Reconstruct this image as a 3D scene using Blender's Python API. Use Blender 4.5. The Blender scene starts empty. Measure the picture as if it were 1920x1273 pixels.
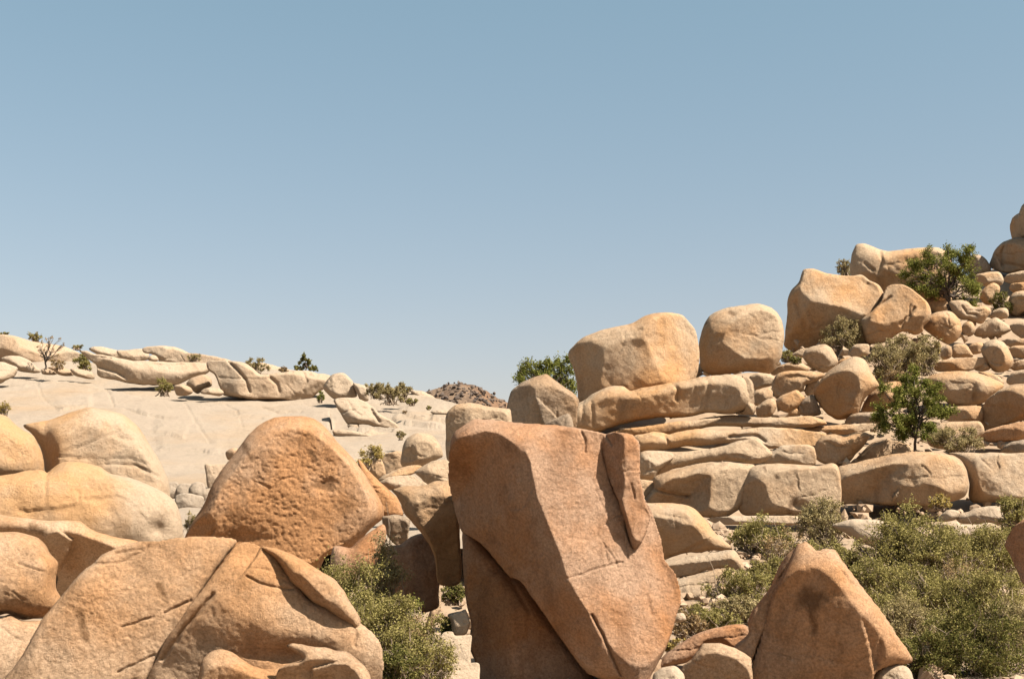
import bpy, math, random
import numpy as np

# ------------------------------------------------------------------ camera, sky, sun, exposure
scene = bpy.context.scene
COL = scene.collection
FPX = 1920 * 50.0 / 36.0            # focal length in photo pixels
PITCH = math.radians(7.8)
CAM = np.array([0.0, 0.0, 1.7])
cam_data = bpy.data.cameras.new('camera')
cam_data.lens = 50; cam_data.sensor_width = 36; cam_data.clip_start = 0.1; cam_data.clip_end = 9000
cam = bpy.data.objects.new('camera', cam_data); COL.objects.link(cam)
cam.location = CAM; cam.rotation_euler = (math.radians(90) + PITCH, 0, 0)
scene.camera = cam

SUN_EL, SUN_AZ = math.radians(51), math.radians(121)     # azimuth from +Y (view direction) towards +X
world = bpy.data.worlds.new('World'); scene.world = world; world.use_nodes = True
wn = world.node_tree.nodes; wl = world.node_tree.links
bg = wn['Background']; bg.inputs['Strength'].default_value = 0.06
sky = wn.new('ShaderNodeTexSky'); sky.sky_type = 'NISHITA'; sky.sun_disc = False
sky.sun_elevation = SUN_EL; sky.sun_rotation = SUN_AZ
sky.altitude = 300; sky.air_density = 1.0; sky.dust_density = 1.1; sky.ozone_density = 1.0
tint = wn.new('ShaderNodeMix'); tint.data_type = 'RGBA'; tint.blend_type = 'MULTIPLY'
tint.inputs['Factor'].default_value = 1.0
tc = wn.new('ShaderNodeTexCoord'); sx = wn.new('ShaderNodeSeparateXYZ'); wl.new(tc.outputs['Generated'], sx.inputs[0])
mr = wn.new('ShaderNodeMapRange'); mr.inputs['From Min'].default_value = 0.08; mr.inputs['From Max'].default_value = 0.42
wl.new(sx.outputs['Z'], mr.inputs['Value'])
hz = wn.new('ShaderNodeMix'); hz.data_type = 'RGBA'                  # dusty desert air: greyer towards the horizon
hz.inputs['A'].default_value = (0.95, 0.73, 0.64, 1); hz.inputs['B'].default_value = (1.12, 1.13, 0.87, 1)
wl.new(mr.outputs['Result'], hz.inputs['Factor']); wl.new(hz.outputs['Result'], tint.inputs['B'])
wl.new(sky.outputs['Color'], tint.inputs['A']); wl.new(tint.outputs['Result'], bg.inputs['Color'])

sun_data = bpy.data.lights.new('sun', 'SUN'); sun_data.energy = 5.0; sun_data.angle = math.radians(0.5)
sun_data.color = (1.0, 0.92, 0.80)
sun = bpy.data.objects.new('sun', sun_data); COL.objects.link(sun)
S = np.array([math.sin(SUN_AZ) * math.cos(SUN_EL), math.cos(SUN_AZ) * math.cos(SUN_EL), math.sin(SUN_EL)])
from mathutils import Vector
sun.rotation_euler = Vector(S).to_track_quat('Z', 'Y').to_euler()
sun.location = (40, -20, 60)
vs = scene.view_settings
vs.view_transform = 'Standard'; vs.look = 'None'; vs.gamma = 1; vs.use_curve_mapping = False
vs.exposure = 1.52
scene.cycles.max_bounces = 6; scene.cycles.diffuse_bounces = 4

# ------------------------------------------------------------------ photo pixel -> place helpers
FWD = np.array([0, math.cos(PITCH), math.sin(PITCH)])
RGT = np.array([1.0, 0, 0])
UPV = np.array([0, -math.sin(PITCH), math.cos(PITCH)])

def ray(u, v):
    u = np.asarray(u, float); v = np.asarray(v, float)
    return FWD + ((u - 960) / FPX)[..., None] * RGT - ((v - 636.5) / FPX)[..., None] * UPV

def at(u, v, d):
    """point seen at photo pixel (u, v), d metres deep"""
    return CAM + np.asarray(d, float)[..., None] * ray(u, v)

def interp(x, xs, ys):
    return np.interp(x, xs, ys)

# depth of the ground where it shows at photo row v (right-hand hill, left granite slope)
RV = [380, 450, 500, 580, 640, 700, 780, 850, 950, 1000, 1050, 1120, 1190, 1267, 1400, 1700]
RD = [92, 82, 75, 66, 60, 54, 48, 44, 38, 34, 30, 25, 21, 17, 12, 7.5]
LV = [600, 640, 700, 740, 800, 850, 930, 1000, 1050, 1120, 1190, 1267, 1400]
LD = [132, 112, 93, 82, 68, 59, 47, 36, 30, 25, 21, 17, 12]
def dR(v): return np.interp(v, RV, RD)
def dL(v): return np.interp(v, LV, LD)

# ------------------------------------------------------------------ noise
def _hash(ix, iy, iz, seed):
    h = (ix * 374761393 + iy * 668265263 + iz * 2147483647 + seed * 1442695041) & 0xFFFFFFFF
    h = ((h ^ (h >> 13)) * 1274126177) & 0xFFFFFFFF
    h = ((h ^ (h >> 16)) * 2246822519) & 0xFFFFFFFF
    return ((h ^ (h >> 15)) & 0xFFFF) / 65535.0

def vnoise(p, seed=0):
    p = np.asarray(p, float)
    i = np.floor(p).astype(np.int64); f = p - i
    f = f * f * (3 - 2 * f)
    out = np.zeros(len(p))
    for dx in (0, 1):
        wx = f[:, 0] if dx else 1 - f[:, 0]
        for dy in (0, 1):
            wy = f[:, 1] if dy else 1 - f[:, 1]
            for dz in (0, 1):
                wz = f[:, 2] if dz else 1 - f[:, 2]
                out += wx * wy * wz * _hash(i[:, 0] + dx, i[:, 1] + dy, i[:, 2] + dz, seed)
    return out * 2 - 1

def fbm(p, seed=0, octs=4, gain=0.5):
    s = np.zeros(len(p)); a = 1.0; q = np.array(p, float)
    for o in range(octs):
        s += a * vnoise(q, seed + o * 17); a *= gain; q = q * 2.03 + 11.7
    return s

# ------------------------------------------------------------------ mesh helpers
def mesh_from(name, verts, faces, mat, parent=None, smooth=True, attrs=None):
    """faces: (N,3) or (N,4) int array"""
    verts = np.asarray(verts, np.float32); faces = np.asarray(faces, np.int32)
    me = bpy.data.meshes.new(name)
    n, k = faces.shape
    me.vertices.add(len(verts)); me.vertices.foreach_set('co', verts.ravel())
    me.loops.add(n * k); me.loops.foreach_set('vertex_index', faces.ravel())
    me.polygons.add(n)
    me.polygons.foreach_set('loop_start', np.arange(0, n * k, k, dtype=np.int32))
    me.polygons.foreach_set('loop_total', np.full(n, k, np.int32))
    me.polygons.foreach_set('use_smooth', np.full(n, smooth, bool))
    me.update(calc_edges=True)
    if attrs:
        for an, av in attrs.items():
            a = me.attributes.new(an, 'FLOAT', 'POINT'); a.data.foreach_set('value', np.asarray(av, np.float32))
    if mat: me.materials.append(mat)
    o = bpy.data.objects.new(name, me); COL.objects.link(o)
    if parent: o.parent = parent
    return o

def tag(o, label=None, cat=None, group=None, kind=None):
    if label: o['label'] = label
    if cat: o['category'] = cat
    if group: o['group'] = group
    if kind: o['kind'] = kind
    return o

# ------------------------------------------------------------------ materials
def nd(nt, t, **kw):
    n = nt.nodes.new(t)
    for k, v in kw.items(): setattr(n, k, v)
    return n

def noise_node(nt, vec, scale, detail=4, rough=0.55):
    n = nd(nt, 'ShaderNodeTexNoise'); n.inputs['Scale'].default_value = scale
    n.inputs['Detail'].default_value = detail; n.inputs['Roughness'].default_value = rough
    nt.links.new(vec, n.inputs['Vector']); return n

def ramp(nt, fac, stops):
    r = nd(nt, 'ShaderNodeValToRGB'); e = r.color_ramp.elements
    e[0].position, e[0].color = stops[0][0], (*stops[0][1], 1)
    e[1].position, e[1].color = stops[1][0], (*stops[1][1], 1)
    for p, c in stops[2:]:
        x = e.new(p); x.color = (*c, 1)
    nt.links.new(fac, r.inputs['Fac']); return r

def mixc(nt, fac, a, b, mode='MIX'):
    m = nd(nt, 'ShaderNodeMix', data_type='RGBA', blend_type=mode)
    for s, x in (('Factor', fac), ('A', a), ('B', b)):
        if hasattr(x, 'is_output') or hasattr(x, 'links'): nt.links.new(x, m.inputs[s])
        elif s == 'Factor': m.inputs[s].default_value = x
        else: m.inputs[s].default_value = (*x, 1)
    return m.outputs['Result']

def rock_material(name, pale, warm, dark, unit, warm_at=0.5, dark_at=0.62, bump=0.5, speck=0.25, streak=0.35):
    """granite: pale body, iron-warm patches, dark varnish; unit = metres of one large patch"""
    m = bpy.data.materials.new(name); m.use_nodes = True; nt = m.node_tree
    bs = nt.nodes['Principled BSDF']; bs.inputs['Roughness'].default_value = 0.92
    bs.inputs['Specular IOR Level'].default_value = 0.15
    pos = nd(nt, 'ShaderNodeNewGeometry').outputs['Position']
    big = noise_node(nt, pos, 0.55 / unit, 5, 0.6)
    r1 = ramp(nt, big.outputs['Fac'], [(warm_at - 0.10, (0, 0, 0)), (warm_at + 0.10, (1, 1, 1))])
    c = mixc(nt, r1.outputs['Color'], pale, warm)
    # vertical water streaks
    mp = nd(nt, 'ShaderNodeMapping'); mp.inputs['Scale'].default_value = (1.6 / unit, 1.6 / unit, 0.28 / unit)
    nt.links.new(pos, mp.inputs['Vector'])
    st = noise_node(nt, mp.outputs['Vector'], 1.0, 5, 0.65)
    r2 = ramp(nt, st.outputs['Fac'], [(dark_at - 0.06, (0, 0, 0)), (dark_at + 0.12, (1, 1, 1))])
    sm = nd(nt, 'ShaderNodeMath', operation='MULTIPLY'); sm.inputs[1].default_value = streak
    nt.links.new(r2.outputs['Color'], sm.inputs[0])
    c = mixc(nt, sm.outputs[0], c, dark)
    # blotchy varnish
    bl = noise_node(nt, pos, 2.3 / unit, 6, 0.68)
    r3 = ramp(nt, bl.outputs['Fac'], [(dark_at - 0.03, (0, 0, 0)), (dark_at + 0.16, (1, 1, 1))])
    bm = nd(nt, 'ShaderNodeMath', operation='MULTIPLY'); bm.inputs[1].default_value = 0.55
    nt.links.new(r3.outputs['Color'], bm.inputs[0])
    c = mixc(nt, bm.outputs[0], c, dark)
    # mineral grain
    g = noise_node(nt, pos, 26 / unit, 3, 0.8)
    r4 = ramp(nt, g.outputs['Fac'], [(0.30, (1 - speck,) * 3), (0.70, (1 + 0.0,) * 3)])
    c = mixc(nt, 1.0, c, r4.outputs['Color'], 'MULTIPLY')
    lc = noise_node(nt, pos, 9.0 / unit, 4, 0.75)
    r6 = ramp(nt, lc.outputs['Fac'], [(0.56, (0, 0, 0)), (0.70, (1, 1, 1))])
    lm = nd(nt, 'ShaderNodeMath', operation='MULTIPLY'); lm.inputs[1].default_value = speck * 0.9
    nt.links.new(r6.outputs['Color'], lm.inputs[0])
    c = mixc(nt, lm.outputs[0], c, dark)
    # stain with a shape of its own
    at_ = nd(nt, 'ShaderNodeAttribute', attribute_name='stain')
    ns = noise_node(nt, pos, 5.0 / unit, 5, 0.7)
    s1 = nd(nt, 'ShaderNodeMath', operation='MULTIPLY_ADD'); s1.inputs[1].default_value = 2.6; s1.inputs[2].default_value = -1.3
    nt.links.new(ns.outputs['Fac'], s1.inputs[0])
    s2 = nd(nt, 'ShaderNodeMath', operation='ADD'); nt.links.new(s1.outputs[0], s2.inputs[0]); nt.links.new(at_.outputs['Fac'], s2.inputs[1])
    r5 = ramp(nt, s2.outputs[0], [(0.30, (0, 0, 0)), (1.0, (0.8, 0.8, 0.8))])
    c = mixc(nt, r5.outputs['Color'], c, tuple(x * 0.75 for x in dark))
    nt.links.new(c, bs.inputs['Base Color'])
    b1 = noise_node(nt, pos, 8 / unit, 9, 0.78)
    bp = nd(nt, 'ShaderNodeBump'); bp.inputs['Strength'].default_value = bump; bp.inputs['Distance'].default_value = 0.06 * unit
    nt.links.new(b1.outputs['Fac'], bp.inputs['Height']); nt.links.new(bp.outputs['Normal'], bs.inputs['Normal'])
    return m

def leaf_material(name, c1, c2, c3):
    m = bpy.data.materials.new(name); m.use_nodes = True; nt = m.node_tree
    nt.nodes.remove(nt.nodes['Principled BSDF']); out = nt.nodes['Material Output']
    geo = nd(nt, 'ShaderNodeNewGeometry')
    rp = ramp(nt, geo.outputs['Random Per Island'], [(0.0, c1), (1.0, c3), (0.55, c2)])
    d = nd(nt, 'ShaderNodeBsdfDiffuse'); t = nd(nt, 'ShaderNodeBsdfTranslucent')
    nt.links.new(rp.outputs['Color'], d.inputs['Color']); nt.links.new(rp.outputs['Color'], t.inputs['Color'])
    mx = nd(nt, 'ShaderNodeMixShader'); mx.inputs['Fac'].default_value = 0.35
    nt.links.new(d.outputs[0], mx.inputs[1]); nt.links.new(t.outputs[0], mx.inputs[2])
    nt.links.new(mx.outputs[0], out.inputs['Surface'])
    return m

def plain_material(name, c1, c2, scale):
    m = bpy.data.materials.new(name); m.use_nodes = True; nt = m.node_tree
    bs = nt.nodes['Principled BSDF']; bs.inputs['Roughness'].default_value = 0.9
    pos = nd(nt, 'ShaderNodeNewGeometry').outputs['Position']
    n = noise_node(nt, pos, scale, 5, 0.65)
    r = ramp(nt, n.outputs['Fac'], [(0.35, c1), (0.65, c2)])
    nt.links.new(r.outputs['Color'], bs.inputs['Base Color'])
    return m

DARK = (0.13, 0.085, 0.055)
M = {
 'pale':   rock_material('pale_granite', (0.272, 0.216, 0.163), (0.275, 0.198, 0.130), (0.17, 0.115, 0.075), 4.0, 0.60, 0.64, 0.6, 0.16, 0.3),
 'ridge':  rock_material('ridge_granite', (0.325, 0.248, 0.178), (0.32, 0.215, 0.135), (0.17, 0.115, 0.075), 3.0, 0.56, 0.64, 0.7, 0.2, 0.3),
 'cream':  rock_material('cream_granite', (0.36, 0.268, 0.185), (0.40, 0.235, 0.115), (0.18, 0.105, 0.055), 1.6, 0.53, 0.62, 0.9, 0.24, 0.4),
 'front':  rock_material('front_granite', (0.44, 0.30, 0.192), (0.42, 0.225, 0.105), (0.14, 0.072, 0.032), 0.9, 0.52, 0.59, 1.0, 0.45, 0.45),
 'orange': rock_material('orange_granite', (0.44, 0.285, 0.180), (0.42, 0.215, 0.098), (0.12, 0.060, 0.027), 0.9, 0.47, 0.58, 1.0, 0.5, 0.45),
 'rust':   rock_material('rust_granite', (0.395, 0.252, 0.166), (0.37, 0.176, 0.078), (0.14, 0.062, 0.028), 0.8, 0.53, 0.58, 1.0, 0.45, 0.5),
 'tan':    rock_material('tan_granite', (0.38, 0.275, 0.182), (0.405, 0.225, 0.103), (0.15, 0.088, 0.05), 1.7, 0.545, 0.60, 0.9, 0.32, 0.5),
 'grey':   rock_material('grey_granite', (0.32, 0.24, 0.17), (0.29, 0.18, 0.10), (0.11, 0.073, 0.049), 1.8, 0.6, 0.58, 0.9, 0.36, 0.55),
 'white':  rock_material('white_granite', (0.34, 0.26, 0.185), (0.31, 0.21, 0.13), (0.18, 0.13, 0.085), 1.0, 0.62, 0.64, 0.7, 0.2, 0.25),
 'hill':   rock_material('far_hill_rock', (0.20, 0.135, 0.09), (0.17, 0.10, 0.06), (0.05, 0.033, 0.025), 9.0, 0.5, 0.54, 0.6, 0.5, 0.6),
 'hillstone': plain_material('dark_hill_stone', (0.045, 0.032, 0.026), (0.11, 0.075, 0.052), 0.3),
 'sand':   plain_material('sandy_ground', (0.25, 0.18, 0.115), (0.17, 0.11, 0.066), 1.1),
 'gravel': plain_material('gravel_stone', (0.31, 0.225, 0.15), (0.19, 0.12, 0.07), 2.0),
 'bark':   plain_material('dark_bark', (0.035, 0.024, 0.017), (0.08, 0.055, 0.038), 8.0),
 'twig':   plain_material('grey_twig', (0.16, 0.115, 0.08), (0.26, 0.19, 0.13), 8.0),
 'olive':  leaf_material('olive_leaf', (0.115, 0.098, 0.030), (0.215, 0.185, 0.062), (0.345, 0.285, 0.12)),
 'green':  leaf_material('green_leaf', (0.060, 0.072, 0.014), (0.135, 0.140, 0.032), (0.25, 0.23, 0.07)),
 'deep':   leaf_material('deep_green_leaf', (0.055, 0.058, 0.017), (0.115, 0.108, 0.032), (0.22, 0.185, 0.065)),
 'sage':   leaf_material('sage_leaf', (0.14, 0.108, 0.048), (0.25, 0.200, 0.092), (0.37, 0.30, 0.16)),
 'dry':    leaf_material('dry_leaf', (0.15, 0.10, 0.05), (0.26, 0.175, 0.085), (0.36, 0.26, 0.14)),
 'yellow': leaf_material('yellow_leaf', (0.20, 0.15, 0.04), (0.32, 0.24, 0.07), (0.40, 0.31, 0.14)),
}

# ------------------------------------------------------------------ boulders
REG = {'A': (0, 600, 3.638), 'B': (400, 600, 3.638), 'C': (820, 560, 3.638), 'D': (1250, 540, 4.5475),
       'E': (1450, 360, 3.857), 'F': (1450, 620, 3.857), 'G': (1050, 760, 3.638), 'H': (0, 740, 4.5475),
       'I': (0, 960, 4.067), 'J': (320, 960, 4.067), 'K': (320, 760, 4.042), 'L': (640, 780, 5.785),
       'M': (640, 940, 3.82), 'N': (830, 780, 2.583), 'O': (1180, 920, 2.595), 'P': (0, 0, 1.0),
       'Q': (1600, 640, 5.7875), 'S': (1350, 930, 6.366), 'U': (1620, 930, 3.711), 'V': (640, 660, 6.0)}

def px(s, reg='P'):
    """outline text -> photo pixels; a letter inside the text changes the survey sheet"""
    out = []
    for tok in s.split():
        if tok in REG: reg = tok; continue
        x, y = tok.split(','); x0, y0, k = REG[reg]
        out.append((x0 + float(x) / k, y0 + float(y) / k))
    return np.array(out)

def smooth_closed(p, step, tension=0.5):
    n = len(p); out = []
    for i in range(n):
        p0, p1, p2, p3 = p[i - 1], p[i], p[(i + 1) % n], p[(i + 2) % n]
        k = max(1, int(np.hypot(*(p2 - p1)) / step))
        t = np.linspace(0, 1, k, endpoint=False)[:, None]
        m1 = (p2 - p0) * tension; m2 = (p3 - p1) * tension
        L = np.hypot(*(p2 - p1))
        for m in (m1, m2):
            q = np.hypot(*m)
            if q > L: m *= L / q
        out.append((2*t**3 - 3*t**2 + 1) * p1 + (t**3 - 2*t**2 + t) * m1 + (-2*t**3 + 3*t**2) * p2 + (t**3 - t**2) * m2)
    return np.vstack(out)

def inside(poly, q):
    x, y = q[:, 0], q[:, 1]; r = np.zeros(len(q), bool)
    a = poly; b = np.roll(poly, -1, 0)
    for (x1, y1), (x2, y2) in zip(a, b):
        if y1 == y2: continue
        c = (y1 > y) != (y2 > y)
        r ^= c & (x < (x2 - x1) * (y - y1) / (y2 - y1) + x1)
    return r

def nearest(poly, q, closed=True):
    """nearest point, distance, signed side (+ = right of travel, on the screen), fraction along"""
    a = poly if closed else poly[:-1]
    b = np.roll(poly, -1, 0) if closed else poly[1:]
    best = np.full(len(q), 1e18); pt = np.zeros_like(q); side = np.zeros(len(q)); fr = np.zeros(len(q))
    n = len(a)
    for i in range(n):
        ab = b[i] - a[i]; L2 = ab @ ab + 1e-12
        t = np.clip(((q - a[i]) @ ab) / L2, 0, 1)
        p = a[i] + t[:, None] * ab
        d = ((q - p) ** 2).sum(1); m = d < best - 1e-9
        best[m] = d[m]; pt[m] = p[m]
        cr = ab[0] * (q[:, 1] - a[i][1]) - ab[1] * (q[:, 0] - a[i][0])
        side[m] = np.sign(cr[m]); fr[m] = (i + t[m]) / n
    d = np.sqrt(best)
    return pt, d, side, fr

def smin(a, b, r):
    h = np.clip(0.5 + 0.5 * (b - a) / r, 0, 1)
    return b * (1 - h) + a * h - r * h * (1 - h)

def poisson(mask):
    """dome-shaped field over a mask, zero outside"""
    lv = []
    m = mask
    while max(m.shape) > 24: lv.append(m); m = m[::2, ::2]
    lv.append(m)
    phi = np.zeros(lv[-1].shape); s = 2.0 ** (len(lv) - 1)
    for li, m in enumerate(reversed(lv)):
        if li:
            up = np.repeat(np.repeat(phi, 2, 0), 2, 1)
            phi = np.zeros(m.shape); hh = min(up.shape[0], m.shape[0]); ww = min(up.shape[1], m.shape[1])
            phi[:hh, :ww] = up[:hh, :ww]
        for _ in range(160 if li == 0 else 36):
            q = np.pad(phi, 1)
            phi = np.where(m, 0.25 * (q[:-2, 1:-1] + q[2:, 1:-1] + q[1:-1, :-2] + q[1:-1, 2:]) + 0.25 * s * s, 0)
        s /= 2
    return phi

N_BOULDER = [0]
def boulder(name, label, mat, outline, D, cat='boulder', group=None, T=None, tf=0.62, k=0.45, grid=None, front=None,
            facets=(), ridges=(), cracks=(), steps=(), bumps=(), stains=(), rough=1.0, parent=None, sharp=False, back=0.9,
            jitter=1.0, edge=0.22, kind=None, pit=0.0, tilt=0.0, autofacet=3, autocrack=None):
    """A closed stone: photo-measured silhouette at its own depth D (m), swollen to the front and back.
    front=(du,dv): lean of the main face; facets=(u,v,h,du,dv); ridges=(poly,h,kLeft,kRight);
    cracks=(poly,width,depth); steps=(poly,depth,fade); bumps=(u,v,ru,rv,amp).  All lengths in photo pixels."""
    N_BOULDER[0] += 1; seed = N_BOULDER[0]; rng = np.random.RandomState(seed * 7 + 3)
    P0 = px(outline) if isinstance(outline, str) else np.asarray(outline, float)
    w, h = np.ptp(P0[:, 0]), np.ptp(P0[:, 1]); size = min(w, h)
    g = grid or float(np.clip(math.sqrt(w * h) / 70, 1.7, 3.6))
    poly = smooth_closed(P0, max(3.0, g * 1.6), 0.12 if sharp else 0.42)
    if jitter:
        n_ = np.roll(poly, -1, 0) - np.roll(poly, 1, 0); n_ = np.stack([n_[:, 1], -n_[:, 0]], 1) / (np.hypot(n_[:, 0], n_[:, 1])[:, None] + 1e-9)
        q = np.column_stack([poly / max(8, size / 7), np.full(len(poly), seed * 3.1)])
        q2 = np.column_stack([poly / 9.0, np.full(len(poly), seed * 1.7)])
        poly = poly + n_ * ((0.011 * size * vnoise(q, 5) + 0.6 * vnoise(q2, 9)) * jitter)[:, None]
    u0, v0 = poly.min(0) - g; nx = int((poly[:, 0].max() - u0) / g) + 2; ny = int((poly[:, 1].max() - v0) / g) + 2
    U, V = np.meshgrid(u0 + np.arange(nx) * g, v0 + np.arange(ny) * g)
    cc = np.column_stack([(U[:-1, :-1] + g / 2).ravel(), (V[:-1, :-1] + g / 2).ravel()])
    kept = inside(poly, cc).reshape(ny - 1, nx - 1)
    pk = np.pad(kept, 1)
    c00, c01, c10, c11 = pk[:-1, :-1], pk[:-1, 1:], pk[1:, :-1], pk[1:, 1:]
    used = c00 | c01 | c10 | c11; inner = c00 & c01 & c10 & c11; bnd = used & ~inner
    phi = poisson(inner); phi /= phi.max() + 1e-9
    Tp = T if T else tf * size
    ub, vb = U.copy(), V.copy()
    bp = np.column_stack([U[bnd], V[bnd]]); npnt, _, _, _ = nearest(poly, bp)
    ub[bnd], vb[bnd] = npnt[:, 0], npnt[:, 1]
    idx = np.full((ny, nx), -1); fi = np.argwhere(used); idx[used] = np.arange(len(fi))
    q = np.column_stack([ub[used], vb[used]]); ph = phi[used]; isb = bnd[used]
    hh = Tp * np.clip(ph, 0, 1) ** k
    r = 0.085 * Tp
    uc, vc = poly.mean(0)
    if front:
        hh = smin(hh, 0.80 * Tp + front[0] * (q[:, 0] - uc) + front[1] * (q[:, 1] - vc), 0.13 * Tp)
    for _ in range(autofacet):
        a = rng.uniform(0, 2 * math.pi); st = rng.uniform(0.45, 0.9) * Tp / size * 1.2
        rr = rng.uniform(0.12, 0.26)
        cu, cv = uc + math.cos(a) * w * rr, vc + math.sin(a) * h * rr
        hh = smin(hh, 0.84 * Tp - st * (math.cos(a) * (q[:, 0] - cu) + math.sin(a) * (q[:, 1] - cv)), 0.09 * Tp)
    for (fu, fv, fh, du, dv) in facets:
        hh = smin(hh, fh * Tp + du * (q[:, 0] - fu) + dv * (q[:, 1] - fv), r * edge / 0.22)
    for (rp, rh, kl, kr) in ridges:
        rp = px(rp)
        wob = 0.012 * size * vnoise(np.column_stack([q / (size / 9), np.full(len(q), seed)]), 3)
        _, d, sd, fr = nearest(rp, q + wob[:, None], False)
        rhh = rh if not isinstance(rh, tuple) else rh[0] + (rh[1] - rh[0]) * fr
        hh = smin(hh, rhh * Tp - np.where(sd < 0, kr, kl) * d, r * edge * 1.2)
    pxm = D / FPX
    for (bu, bv, ru, rv, amp) in bumps:
        hh = hh + amp * np.exp(-((q[:, 0] - bu) / ru) ** 2 - ((q[:, 1] - bv) / rv) ** 2)
    for (cp, cw, cd) in cracks:
        cp = px(cp); wob = 1.3 * vnoise(np.column_stack([q / 14, np.full(len(q), seed)]), 4)
        _, d, _, fr = nearest(cp, q + wob[:, None], False)
        hh = hh - cd * np.exp(-(d / cw) ** 2)
    for (sp, sd_, fade) in steps:
        sp = px(sp); wob = 2.0 * vnoise(np.column_stack([q / 22, np.full(len(q), seed)]), 6)
        _, d, sg, fr = nearest(sp, q + wob[:, None], False)
        s = d * sg
        taper = np.clip(np.minimum(fr, 1 - fr) * 6, 0, 1)
        hh = hh - sd_ * taper * np.where(s > 0, np.exp(-s / fade) * np.clip(s / 2.5, 0, 1), 0)
    # hairline joints
    if autocrack is None: autocrack = 0 if size < 34 else (1 if size < 60 else 2)
    for _ in range(autocrack):
        a = rng.uniform(-0.5, 0.5) + (math.pi / 2 if rng.rand() < 0.35 else 0); L_ = rng.uniform(0.25, 0.6)
        m = np.array([uc + rng.uniform(-0.3, 0.3) * w, vc + rng.uniform(-0.3, 0.3) * h])
        tt = np.linspace(-0.5, 0.5, 6)[:, None] * L_ * np.array([[math.cos(a) * w, math.sin(a) * h]])
        ln = m + tt + rng.normal(size=(6, 2)) * 0.02 * size
        wob = 1.6 * vnoise(np.column_stack([q / 9, np.full(len(q), seed + 3)]), 14)
        _, d, _, fr = nearest(ln, q + wob[:, None], False)
        hh = hh - rng.uniform(1.6, 3.2) * np.clip(np.minimum(fr, 1 - fr) * 5, 0, 1) * np.exp(-(d / rng.uniform(1.1, 1.7)) ** 2) * np.clip(ph * 5, 0, 1)
    # natural unevenness
    p3 = np.column_stack([q, hh])
    amp = (0.030 * size) * rough
    lim = np.clip(ph * 5, 0, 1)
    hh = hh + lim * (amp * fbm(p3 / (size * 0.42) + seed, seed, 3) + 0.75 * rough * fbm(p3 / 8.0 + seed, seed + 5, 3, 0.6))
    if pit:
        pn = fbm(p3 * [1, 1.35, 1] / 6.0 + seed, seed + 9, 2, 0.7); pm_ = 0.55 + 0.45 * vnoise(p3 / 60 + seed, seed + 2); hh = hh + lim * pit * 0.6 * pm_ * np.where(pn < 0, pn * 1.3, pn * 0.5)
    hb = -back * Tp * np.clip(ph, 0, 1) ** 0.5
    hh = np.maximum(hh, -1.3 * Tp)                            # the rim follows a face that leans back
    hb = np.minimum(hb, hh - 0.25 * Tp * np.clip(ph, 0, 1) ** 0.5)
    H = np.zeros((ny, nx)); H[used] = hh                      # one light smoothing pass next to the rim only
    C = CAM + D * ray(np.array(uc), np.array(vc)); a = (C - CAM) / np.linalg.norm(C - CAM)
    rd = ray(q[:, 0], q[:, 1]); t = ((C - CAM) @ a) / (rd @ a); base = CAM + rd * t[:, None]
    fv = base - a * (hh * pxm)[:, None]
    if tilt: fv[:, 1] += 0
    bk = ~isb
    bidx = np.arange(len(q)); bidx[bk] = len(q) + np.arange(bk.sum())
    bv_ = base[bk] - a * (hb[bk] * pxm)[:, None]
    ky, kx = np.nonzero(kept)
    A_, B_, C_, D_ = idx[ky, kx], idx[ky, kx + 1], idx[ky + 1, kx + 1], idx[ky + 1, kx]
    f1 = np.column_stack([A_, D_, C_, B_]); f2 = np.column_stack([bidx[A_], bidx[B_], bidx[C_], bidx[D_]])
    verts = np.vstack([fv, bv_])
    if parent is None:
        org = C.copy(); org[2] = verts[:, 2].min()
    else:
        org = np.array(parent.location)
    attrs = None
    if stains:
        sv = np.zeros(len(q))
        for sp, wd in stains:
            sp = px(sp); _, d, _, _ = nearest(sp, q, False); sv = np.maximum(sv, np.clip(1.1 - d / wd, 0, 1))
        attrs = {'stain': np.concatenate([sv, np.zeros(bk.sum())])}
    o = mesh_from(name, verts - org, np.vstack([f1, f2]), M[mat], parent, True, attrs)
    if parent is None: o.location = org
    if parent is None or label: tag(o, label, None if parent else cat, None if parent else group, kind or (None if parent else 'thing'))
    elif kind: o['kind'] = kind
    return o

# ------------------------------------------------------------------ plants
def tubes(lines, sides=4):
    """lines: list of (points Nx3, radii N) -> verts, quads"""
    V, F = [], []; off = 0
    for p, r in lines:
        p = np.asarray(p, float); n = len(p)
        t = np.gradient(p, axis=0); t /= np.linalg.norm(t, axis=1)[:, None] + 1e-9
        ref = np.where(np.abs(t[:, 2:3]) > 0.9, [[1.0, 0, 0]], [[0, 0, 1.0]])
        s = np.cross(t, ref); s /= np.linalg.norm(s, axis=1)[:, None] + 1e-9; b = np.cross(t, s)
        ang = np.arange(sides) * 2 * math.pi / sides
        ring = p[:, None] + (np.cos(ang)[None, :, None] * s[:, None] + np.sin(ang)[None, :, None] * b[:, None]) * np.asarray(r)[:, None, None]
        V.append(ring.reshape(-1, 3))
        i = np.arange(n - 1)[:, None] * sides + np.arange(sides)[None] + off
        j = np.arange(n - 1)[:, None] * sides + (np.arange(sides)[None] + 1) % sides + off
        F.append(np.stack([i, j, j + sides, i + sides], -1).reshape(-1, 4)); off += n * sides
    return np.vstack(V), np.vstack(F)

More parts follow.
